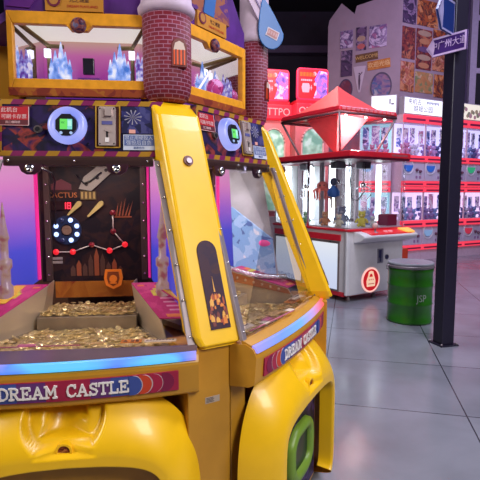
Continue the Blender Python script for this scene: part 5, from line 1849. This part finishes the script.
# ================================================================= RED BOOTHS BEHIND
def booth(F, label):
    F = F @ Matrix.Translation((0, 0, 1.55)) @ Matrix.Scale(1.085, 4) @ Matrix.Translation((0, 0, -1.55))
    O = F @ Vector((0, 0, 0.1215))
    r = root_at('gift_booth', tuple(O), label, 'vending booth')
    PINK = solid('booth_coral', (0.88, 0.24, 0.24), 0.4)
    mb = MB(F); mb.box(0, 0.66, -0.7, 0, 0.1215, 1.1); mb.build('base', solid('booth_white', (0.55, 0.5, 0.52), 0.4), r, bevel=0.01)
    mb = MB(F); mb.box(0, 0.66, -0.7, -0.05, 1.1, 2.86)
    bd = mb.build('housing', PINK, r, bevel=0.01)
    # arched window lit mint
    arch = [(0.12 + 0.0, 1.2), (0.54, 1.2), (0.54, 2.44)] + [(0.33 + 0.21 * math.cos(PI * k / 12), 2.44 + 0.26 * math.sin(PI * k / 12)) for k in range(1, 12)] + [(0.12, 2.44)]
    mb = MB(F); mb.prism(arch, -0.05, -0.03)
    mb.build('arched_window', glow_ramp('mint_window', [(0.4, (0.20, 0.42, 0.30)), (0.55, (0.42, 0.66, 0.50)), (0.65, (0.7, 0.85, 0.75))], 1.15, scale=7), bd, label='mint lit arched window')
    mb = MB(F)
    for k in range(len(arch)):
        p, q = arch[k], arch[(k + 1) % len(arch)]
        mb.tube([(p[0], -0.03, p[1]), (q[0], -0.03, q[1])], 0.018, 6)
    mb.build('arch_frame', solid('arch_blush', (0.75, 0.40, 0.36), 0.4), bd)
    # red header with raised letters
    mb = MB(F); mb.box(-0.005, 0.665, -0.55, 0.02, 2.86, 3.13)
    hd = mb.build('header', glow('header_red', (0.90, 0.02, 0.045), 0.75), r, bevel=0.02)
    mb = MB(F); mb.text('OTTPO', 0.185, (0.33, 0.023, 2.99), 0.006, stretch=0.95)
    mb.build('lettering', glow('header_letter', (1.0, 0.30, 0.32), 0.9), hd, label='pale red lettering')
    mb = MB(F); mb.box(0.02, 0.64, -0.5, -0.05, 3.13, 3.2); mb.build('header_ledge', REDP, r, bevel=0.01)
    # rounded lit sign on top
    def rrect(u0, u1, z0, z1, rad):
        out = []
        for (cx, cz, a) in ((u1 - rad, z1 - rad, 0), (u0 + rad, z1 - rad, 90), (u0 + rad, z0 + rad, 180), (u1 - rad, z0 + rad, 270)):
            for k in range(6):
                t = R(a + 18 * k)
                out.append((cx + rad * math.cos(t), cz + rad * math.sin(t)))
        return out
    mb = MB(F); mb.prism(rrect(0.03, 0.63, 3.2, 3.76, 0.06), -0.12, -0.05)
    sg = mb.build('header_sign', glow('sign_rim_red', (0.95, 0.03, 0.10), 0.9), r, bevel=0.01, label='rounded red lit sign')
    mb = MB(F); mb.prism(rrect(0.055, 0.605, 3.225, 3.735, 0.045), -0.05, -0.045)
    mb.build('sign_face', glow('sign_face_red', (0.95, 0.012, 0.022), 1.0), sg)
    mb = MB(F)
    mb.prism([(0.34, 3.235), (0.60, 3.235), (0.60, 3.70), (0.44, 3.72), (0.36, 3.56), (0.40, 3.42)], -0.045, -0.042)
    mb.build('sign_picture', art('violet_figure', [(0.10, 0.05, 0.30), (0.22, 0.10, 0.50), (0.45, 0.10, 0.30), (0.55, 0.35, 0.60), (0.18, 0.08, 0.42)], 4, 2, emit=1.0), sg)
    MO, MP = glow('mark_orange_red', (1.0, 0.10, 0.01), 0.9), glow('mark_pink', (0.95, 0.35, 0.45), 0.7)
    mb = MB(F)
    for k in range(5):
        mb.box(0.08 + 0.058 * k, 0.125 + 0.058 * k, -0.045, -0.041, 3.61, 3.68, 0)
    mb.build('title_print', MO, sg)
    mb = MB(F)
    for k in range(6):
        mb.box(0.10 + 0.036 * k, 0.128 + 0.036 * k, -0.045, -0.041, 3.53, 3.56)
    mb.build('subtitle_print', MP, sg)
    mb = MB(F)
    mb.prism([(0.13, 3.33), (0.25, 3.33), (0.27, 3.42), (0.25, 3.49), (0.13, 3.49), (0.11, 3.42)], -0.045, -0.041)
    mb.build('icon_print', MP, sg)
    mb = MB(F)
    mb.box(0.28, 0.31, -0.045, -0.041, 3.40, 3.43); mb.box(0.29, 0.30, -0.045, -0.0405, 3.37, 3.46)
    mb.build('plus_print', MP, sg)
    for (a_, b_, r_) in ((0.36, 3.66, 0.035), (0.37, 3.48, 0.03)):
        mb = MB(F); mb.disc((a_, -0.045, b_), r_, 0, 0.004, 12)
        mb.build('badge_print', MP, sg)
    return r


area('added_booth_light', (1.0, 8.3, 4.4), (1.0, 9.5, 2.4), 1.0, 0.4, 55, (1.0, 0.75, 0.75))  # unseen lamp added to brighten the coral booths
booth(frame((0.33, 9.55, 0), 76), 'red booth with a lit sign, half hidden by the brick turret')
booth(frame((1.09, 9.48, 0), 76), 'red booth with a lit sign, just behind the red tent top')

# ================================================================= WALL OF MINI CLAW CABINETS
RED_LIT = glow('cabinet_red', (1.0, 0.06, 0.11), 0.75)
PINKW = solid('cabinet_pink_white', (0.70, 0.52, 0.62), 0.4)
PANELL = solid('cabinet_lavender', (0.58, 0.52, 0.66), 0.4)


def mini(F, s0, w, z0, z1, label, chute, kind, lit, toys_lab, depth=0.30):
    """one cabinet: panel, window between red bars"""
    r = root_at('mini_claw_cabinet', tuple(F @ Vector((s0, 0, z0))), label, 'claw cabinet', None)
    g = 0.004
    u0, u1 = s0 + g, s0 + w - g
    zp0, zp1, zw0, zw1 = kind
    mb = MB(F)
    mb.box(u0, u1, -depth, -0.01, z0, zw0)
    mb.box(u0, u1, -depth, -depth + 0.04, zw0, zw1)
    mb.box(u0, u1, -depth, -0.01, zw1, z1)
    b = mb.build('shell', PINKW, r)
    mb = MB(F); mb.box(u0, u1, -depth + 0.04, -depth + 0.05, zw0, zw1)
    mb.build('back_light', lit, r)
    mb = MB(F); mb.box(u0 + 0.02, u1 - 0.02, -0.03, -0.022, zw0, zw1)
    mb.build('glass', GLASS, r)
    for (a, c, d) in ((zw1, z1, 0.035), (zp1, zw0, 0.05), (zp0 - 0.13, zp0, 0.03)):
        mb = MB(F); mb.box(u0, u1, -0.012, d, a + 0.008, c - 0.008)
        bar = mb.build('red_bar', RED_LIT, r, bevel=0.008)
        mb = MB(F); mb.box(u0 + 0.05, u1 - 0.05, d, d + 0.003, a + (c - a) * 0.30, a + (c - a) * 0.58)
        mb.build('bar_stripe', solid('bar_stripe_maroon', (0.30, 0.02, 0.07), 0.5), bar)
    for s in (u0, u1 - 0.015):
        mb = MB(F); mb.box(s, s + 0.015, -0.012, 0.008, zw0, zw1)
        mb.build('post', PINKW, r)
    mb = MB(F); mb.box(u0 + 0.01, u1 - 0.01, -0.012, 0.012, zp0, zp1)
    pn = mb.build('panel', PANELL, r, bevel=0.006)
    zc = (zp0 + zp1) / 2
    # half-round prize chute
    mb = MB(F)
    mb.prism([(u0 + 0.18 + 0.13 * math.cos(-PI + PI * k / 12), zp1 - 0.08 + 0.14 * math.sin(-PI + PI * k / 12)) for k in range(13)], 0.012, 0.03)
    mb.build('prize_chute', chute, pn)
    mb = MB(F)
    mb.ring((u0 + 0.18, 0.012, zp1 - 0.12), 0.145, 0.16, 0, 0.014, 18)
    mb.build('chute_rim', WHITE, pn)
    for k in range(2):
        mb = MB(F)
        mb.lathe([(0.035, 0), (0.03, 0.035), (0.012, 0.04)], (u0 + 0.44 + 0.11 * k, 0.012, zc + 0.03 - 0.03 * k), 12, axis='n')
        mb.build('knob', solid('knob_plum', (0.14, 0.05, 0.10), 0.35), pn)
        mb = MB(F)
        mb.box(u0 + 0.42 + 0.11 * k, u0 + 0.47 + 0.11 * k, 0.012, 0.018, zp0 + 0.05, zp0 + 0.11)
        mb.build('slot_plate', solid('plate_violet', (0.30, 0.16, 0.34), 0.4), pn)
    # toys in the window
    rt = random.Random(int(s0 * 100) + int(z0 * 10) + 3)
    for k in range(4):
        u = u0 + 0.13 + 0.14 * k
        c1 = rt.choice([(0.12, 0.12, 0.30), (0.55, 0.35, 0.62), (0.70, 0.66, 0.78), (0.30, 0.22, 0.45), (0.60, 0.25, 0.42), (0.25, 0.35, 0.60)])
        bear_small(F, u, -0.12 - 0.02 * (k % 2), zw0, 0.25 + 0.05 * rt.random(), c1, toys_lab)
    # picture cards hung on the back
    for k in range(3):
        mb = MB(F)
        u = u0 + 0.12 + 0.21 * k
        lo = zw0 + (zw1 - zw0) * rt.uniform(0.28, 0.40)
        mb.box(u - rt.uniform(0.06, 0.09), u + rt.uniform(0.06, 0.09), -depth + 0.055, -depth + 0.065, lo, zw1 - rt.uniform(0.03, 0.12))
        q = rt.randint(0, 3)
        mb.build('picture_card', art('card_%d' % q, [[(0.65, 0.6, 0.85), (0.10, 0.10, 0.28), (0.75, 0.7, 0.9), (0.05, 0.05, 0.15), (0.7, 0.66, 0.9)], [(0.75, 0.6, 0.8), (0.35, 0.2, 0.5), (0.8, 0.7, 0.9), (0.12, 0.1, 0.3), (0.7, 0.4, 0.6)], [(0.05, 0.05, 0.2), (0.6, 0.55, 0.85), (0.1, 0.14, 0.45), (0.7, 0.7, 0.9), (0.2, 0.2, 0.5)], [(0.7, 0.55, 0.75), (0.6, 0.25, 0.45), (0.8, 0.75, 0.9), (0.3, 0.15, 0.3), (0.75, 0.6, 0.8)]][q], 4, q, emit=0.35), r)
    return r


SMALL = {}


def bear_small(F, u, n, z, s, c, label):
    key = tuple(int(x * 100) for x in c)
    if key not in SMALL:
        mb = MB()
        mb.ball((0, 0, 0.32), (0.24, 0.22, 0.32), 10, 7)
        mb.ball((0, 0, 0.76), (0.22, 0.2, 0.2), 10, 7)
        for e in (-1, 1):
            mb.ball((0.16 * e, 0, 0.94), 0.08, 8, 5)
            mb.ball((0.26 * e, -0.06, 0.42), (0.09, 0.09, 0.15), 8, 5)
            mb.ball((0.14 * e, -0.16, 0.09), (0.09, 0.14, 0.09), 8, 5)
        o = mb.build('plush_toy', solid('small_plush_%d_%d_%d' % key, c, 0.85, noise=0.2, scale=40))
        SMALL[key] = o.data
        bpy.data.objects.remove(o)
    o = bpy.data.objects.new('plush_toy', SMALL[key])
    col.objects.link(o)
    o.location = F @ Vector((u, n, z))
    o.scale = (s, s, s)
    o.rotation_euler = (0, 0, R(-30))
    tag(o, label, 'toy', label.replace('small plush toy sitting in', 'plush toys in'))


ROW = frame((3.45, 10.56, 0), 62)
CH = [glow('chute_blue', (0.04, 0.16, 0.65), 0.4), glow('chute_blue', (0.04, 0.16, 0.65), 0.4), glow('chute_green', (0.05, 0.55, 0.25), 0.4), glow('chute_red', (0.75, 0.05, 0.10), 0.4), glow('chute_sky', (0.3, 0.5, 0.8), 0.4)]
LAV = glow('back_lavender', (0.66, 0.62, 1.0), 1.15)
PNK = glow('back_pinkwhite', (0.92, 0.70, 0.98), 1.05)
names = ['at the left end of the row', 'second from the left end of the row', 'third from the left end, by the dark pole', 'fourth from the left end, beyond the dark pole', 'at the far right end of the row']
for k in range(5):
    mini(ROW, 0.10 + 0.70 * k, 0.70, 0.0, 1.66, 'lower-tier pink claw cabinet ' + names[k], CH[(3, 4, 3, 3, 4)[k]], (0.36, 0.76, 0.92, 1.54), PNK, 'small plush toy sitting in the lower tier of pink cabinets')
    mini(ROW, 0.10 + 0.70 * k, 0.70, 1.662, 3.24, 'upper-tier pink claw cabinet ' + names[k], CH[(0, 1, 2, 2, 0)[k]], (1.80, 2.22, 2.36, 3.06), LAV, 'small plush toy sitting in the upper tier of pink cabinets')
ROW2 = frame((2.664, 10.876, 0), 108)
mini(ROW2, 0.0, 0.70, 0.0, 1.66, 'cyan-lit mini claw cabinet turned to the side, lower one', CH[0], (0.36, 0.76, 0.92, 1.54), glow('back_cyan', (0.45, 0.85, 0.95), 0.7), 'small plush toy sitting in the cyan-lit cabinets', 0.26)
mini(ROW2, 0.0, 0.70, 1.662, 3.24, 'cyan-lit mini claw cabinet turned to the side, upper one', CH[4], (1.80, 2.22, 2.36, 3.06), glow('back_cyan', (0.45, 0.85, 0.95), 0.7), 'small plush toy sitting in the cyan-lit cabinets', 0.26)
mb = MB(ROW)
mb.box(-0.16, 0.085, 0.03, 0.28, 0.0, 0.34)
o = mb.build('red_crate', solid('red_orange_plastic', (0.62, 0.06, 0.02), 0.4), bevel=0.015)
tag(o, 'small orange-red crate on the floor at the left end of the cabinet row', 'crate')


# ---- light boxes over the cabinets
def lightbox(F, u0, u1, z0, z1, label, marks, lit):
    r = root_at('sign_light_box', tuple(F @ Vector(((u0 + u1) / 2, 0, z0))), label, 'light box')
    mb = MB(F); mb.box(u0, u1, -0.16, -0.012, z0, z1)
    mb.build('case', solid('case_grey', (0.35, 0.33, 0.38), 0.4), r, bevel=0.01)
    mb = MB(F); mb.box(u0 + 0.02, u1 - 0.02, -0.012, 0.0, z0 + 0.025, z1 - 0.025)
    f = mb.build('lit_face', lit, r)
    if marks:
        mb = MB(F)
        rr = random.Random(marks)
        W_ = u1 - u0
        if marks == 4:
            mb.text('夹机占', 0.14, (u0 + W_ * 0.24, 0.002, z1 - 0.11), 0.003, 0)
            mb.text('娃娃公园', 0.15, (u0 + W_ * 0.45, 0.002, z0 + 0.13), 0.003, 0)
            for k in range(9):
                mb.box(u0 + W_ * 0.52 + 0.045 * k, u0 + W_ * 0.52 + 0.034 + 0.045 * k, 0.0, 0.004, z1 - 0.13 + 0.02 * (k % 2), z1 - 0.07, 1)
        elif marks == 2:
            mb.box(u1 - 0.16, u1 - 0.13, 0, 0.004, z1 - 0.20, z1 - 0.09, 0)
            mb.box(u1 - 0.12, u1 - 0.06, 0, 0.004, z1 - 0.22, z1 - 0.18, 0)
        else:
            for k in range(22):
                a, c = u0 + 0.05 + (W_ - 0.12) * (k + 0.5) / 22, rr.uniform(z0 + 0.07, z1 - 0.12)
                mb.disc((a, 0, c), rr.uniform(0.04, 0.07), 0, 0.003 + 0.0002 * k, 10, 2 + k % 3)
        mb.build('print', [solid('ink_slate', (0.16, 0.15, 0.24), 0.5), solid('ink_pale', (0.45, 0.5, 0.6), 0.5), solid('ink_sand', (0.5, 0.42, 0.25), 0.5), solid('ink_olive', (0.35, 0.36, 0.22), 0.5), solid('ink_rose', (0.6, 0.36, 0.36), 0.5)], f)


WLIT = glow('light_box_white', (0.90, 0.93, 1.0), 1.0)
lightbox(ROW, 0.12, 1.42, 3.24, 3.62, 'white light box with dark characters above the cabinet row, left of the dark pole', 4, WLIT)
lightbox(ROW, 1.46, 2.76, 3.24, 3.64, 'white light box with pictures above the cabinet row, right of the dark pole', 7, glow('light_box_cream', (0.85, 0.80, 0.66), 0.75))
lightbox(frame((3.40, 10.64, 0), 108), -0.55, 0.0, 3.24, 3.66, 'plain white light box turned to the side at the row corner', 2, WLIT)

# ================================================================= POSTER WALL
K0 = Vector((3.72, 11.47, 0))
PWM = solid('lilac_partition', (0.30, 0.22, 0.27), 0.7, noise=0.08, scale=3)
FWL = frame(tuple(K0), 118)          # left wing: u negative runs to the left and back
FWR = frame(tuple(K0), 62)           # right wing
mb = MB(FWL)
mb.prism([(-1.75, 0), (0, 0), (0, 6.6), (-0.42, 6.55), (-0.58, 6.05), (-1.05, 5.98), (-1.10, 5.80), (-1.42, 6.1), (-1.72, 5.75), (-1.75, 5.6)], -0.18, 0.0)
tag(mb.build('wall_poster_left', PWM), kind='structure')
mb = MB(FWR)
mb.prism([(0, 0), (1.9, 0), (1.9, 6.9), (0, 6.7)], -0.18, 0.0)
tag(mb.build('wall_poster_right', PWM), kind='structure')


def poster(F, u0, u1, z0, z1, label, pal, seed, scale=3, name='poster', shape=None, rot=0.0, text=None, tcol=None, marks=0):
    c = ((u0 + u1) / 2, (z0 + z1) / 2)
    w, h = (u1 - u0) / 2, (z1 - z0) / 2
    cr, sr = math.cos(rot), math.sin(rot)
    P = lambda x, y: (c[0] + x * cr - y * sr, c[1] + x * sr + y * cr)
    if shape == 'round':
        poly = [P(w * math.cos(2 * PI * k / 36), h * math.sin(2 * PI * k / 36)) for k in range(36)]
    elif shape == 'pennant':
        poly = [P(-w, h), P(-w * 0.1, h * 1.02), P(w, h), P(w * 0.15, -h), P(-w * 0.15, -h)]
    else:
        poly = [P(-w, -h), P(w, -h), P(w, h), P(-w, h)]
    mb = MB(F)
    mb.prism(poly, 0.0, 0.012, 0)
    mats = [art('poster_art_%d' % seed, pal, scale, seed * 1.37, distort=0.3, constant=False)]
    o = mb.build(name, mats)
    tag(o, label, 'poster')
    mats2, mb = [], MB(F)
    if text:
        mb.text(text, h * 1.25, (c[0], 0.013, c[1]), 0.004, 0, stretch=1.0, rot=rot)
        mb.build('lettering', solid('poster_text_%d' % seed, tcol, 0.5), o)
    if shape == 'round':
        mb = MB(F)
        mb.ring((c[0], 0.0, c[1]), h * 0.88, h, 0.004, 0.018, 36, sx=w / h)
        mb.build('rim', solid('rim_navy', (0.05, 0.03, 0.09), 0.4), o)
    if shape == 'pennant':
        mb = MB(F)
        mb.prism([P(-w * 0.10, h * 0.35), P(w * 0.12, h * 0.35), P(w * 0.2, -h * 0.1), P(w * 0.08, -h * 0.8), P(-w * 0.05, -h * 0.8), P(-w * 0.15, -h * 0.1)], 0.012, 0.016)
        mb.disc((c[0], 0.012, c[1] + h * 0.45), w * 0.12, 0, 0.004, 10)
        mb.prism([P(w * 0.1, h * 0.28), P(w * 0.5, h * 0.5), P(w * 0.45, h * 0.58), P(w * 0.05, h * 0.36)], 0.012, 0.0165)
        mb.build('figure_print', solid('figure_dark', (0.06, 0.03, 0.07), 0.5), o)
    if marks:
        rr = random.Random(seed)
        mb = MB(F)
        for k in range(marks):
            hh = 2 * h / marks
            y = -h + hh * (k + 0.5)
            ww = w * rr.uniform(0.6, 0.92)
            mb.prism([P(ww * math.cos(2 * PI * j / 14), y + hh * 0.36 * math.sin(2 * PI * j / 14)) for j in range(14)], 0.012, 0.016, k % 3)
        mb.build('emblem_print', [solid('emb_rose_%d' % (seed % 3), [(0.45, 0.10, 0.10), (0.42, 0.18, 0.09), (0.42, 0.14, 0.28)][seed % 3], 0.5), solid('emb_cream', (0.36, 0.24, 0.17), 0.5), solid('emb_plum', (0.12, 0.06, 0.14), 0.5)], o)
    return o


WARM = [(0.05, 0.015, 0.02), (0.10, 0.025, 0.03), (0.42, 0.10, 0.03), (0.06, 0.02, 0.03), (0.55, 0.18, 0.05), (0.55, 0.26, 0.14), (0.08, 0.03, 0.04)]
WARM2 = [(0.08, 0.025, 0.03), (0.48, 0.16, 0.05), (0.14, 0.035, 0.03), (0.56, 0.24, 0.12), (0.30, 0.06, 0.05), (0.56, 0.30, 0.22), (0.10, 0.04, 0.05)]
DARKP = [(0.02, 0.015, 0.04), (0.08, 0.04, 0.10), (0.03, 0.02, 0.05), (0.28, 0.18, 0.30), (0.05, 0.03, 0.08), (0.14, 0.07, 0.12)]
PALEP = [(0.10, 0.05, 0.16), (0.30, 0.20, 0.36), (0.07, 0.04, 0.12), (0.58, 0.46, 0.62), (0.14, 0.08, 0.20), (0.40, 0.14, 0.26)]
DARKW = [(0.03, 0.01, 0.02), (0.10, 0.02, 0.03), (0.26, 0.05, 0.04), (0.05, 0.015, 0.03), (0.46, 0.15, 0.08), (0.08, 0.03, 0.04)]
POST_L = [
    (-1.44, -1.13, 5.03, 5.44, 'violet picture sticker, first of the three in the top row on the lilac partition', PALEP, 11, None),
    (-1.05, -0.80, 4.93, 5.47, 'narrow red-violet sticker with three stacked emblems on the lilac partition', DARKP, 12, 'marks'),
    (-0.74, -0.33, 4.95, 5.45, 'pale violet picture sticker at the right of the top row on the lilac partition', PALEP, 13, None),
    (-1.41, -1.13, 4.36, 4.97, 'dim violet portrait sticker below the first sticker of the lilac partition', DARKP, 14, None),
]
for (a, b, c, d, lb, pal, sd, k) in POST_L:
    poster(FWL, a, b, c, d, lb, pal, sd, 2.6, marks=3 if k == 'marks' else 0)
poster(FWL, -1.05, -0.52, 4.67, 4.85, 'tilted brown WELCOME plate on the lilac partition', [(0.10, 0.05, 0.03), (0.13, 0.06, 0.03), (0.16, 0.08, 0.03)], 15, 6, rot=0.06, text='WELCOME', tcol=(0.52, 0.33, 0.10), name='welcome_sign')
poster(FWL, -0.76, -0.23, 4.45, 4.66, 'orange sign with dark edges and pale characters, under the WELCOME plate', [(0.42, 0.14, 0.03), (0.48, 0.18, 0.04), (0.36, 0.10, 0.03)], 16, 6, rot=0.06, text='欢迎光临', tcol=(0.70, 0.48, 0.22), name='welcome_sign')
poster(FWL, -1.10, -0.80, 3.95, 4.56, 'pale pennant with a dark dancing figure on the lilac partition', [(0.42, 0.34, 0.42), (0.46, 0.38, 0.46), (0.50, 0.42, 0.50)], 17, 4, shape='pennant')
poster(FWL, -0.68, -0.18, 3.70, 4.37, 'large round dark badge with a blue-violet picture on the lilac partition', [(0.03, 0.03, 0.10), (0.08, 0.07, 0.24), (0.30, 0.16, 0.24), (0.05, 0.10, 0.26), (0.40, 0.36, 0.42)], 18, 2.4, shape='round')
poster(FWL, -1.45, -1.11, 3.80, 4.30, 'round dark red badge low at the left edge of the lilac partition', [(0.06, 0.02, 0.05), (0.16, 0.03, 0.06), (0.10, 0.03, 0.08), (0.25, 0.08, 0.10)], 19, 2.4, shape='round')
POST_R = [
    (0.02, 0.44, 5.44, 6.05, 'dark violet film poster at the top of the first poster column', DARKP, 21, 0),
    (0.02, 0.44, 4.65, 5.36, 'dark red film poster in the middle of the first poster column', DARKW, 22, 0),
    (0.00, 0.44, 3.90, 4.58, 'orange film poster at the foot of the first poster column', WARM2, 23, 0),
    (0.48, 1.18, 5.46, 6.05, 'brown and orange film poster at the top of the second column', WARM, 24, 0),
    (0.48, 1.00, 4.46, 5.38, 'dark poster with a stack of oval emblems in the second column', DARKW, 25, 5),
    (0.48, 1.08, 3.92, 4.40, 'green and orange crowd poster at the foot of the second column', [(0.12, 0.05, 0.04), (0.45, 0.20, 0.08), (0.16, 0.20, 0.09), (0.55, 0.36, 0.22), (0.30, 0.08, 0.06)], 26, 0),
    (1.04, 1.56, 5.00, 5.44, 'orange-red poster just above the violet street sign', WARM, 27, 0),
    (1.04, 1.60, 4.48, 4.94, 'rose brown poster just below the violet street sign', WARM2, 28, 0),
    (1.13, 1.72, 3.86, 4.40, 'dark red and orange poster at the foot of the third column', WARM, 29, 0),
]
for (a, b, c, d, lb, pal, sd, mk) in POST_R:
    poster(FWR, a, b, c, d, lb, pal, sd, 3.4, marks=mk)
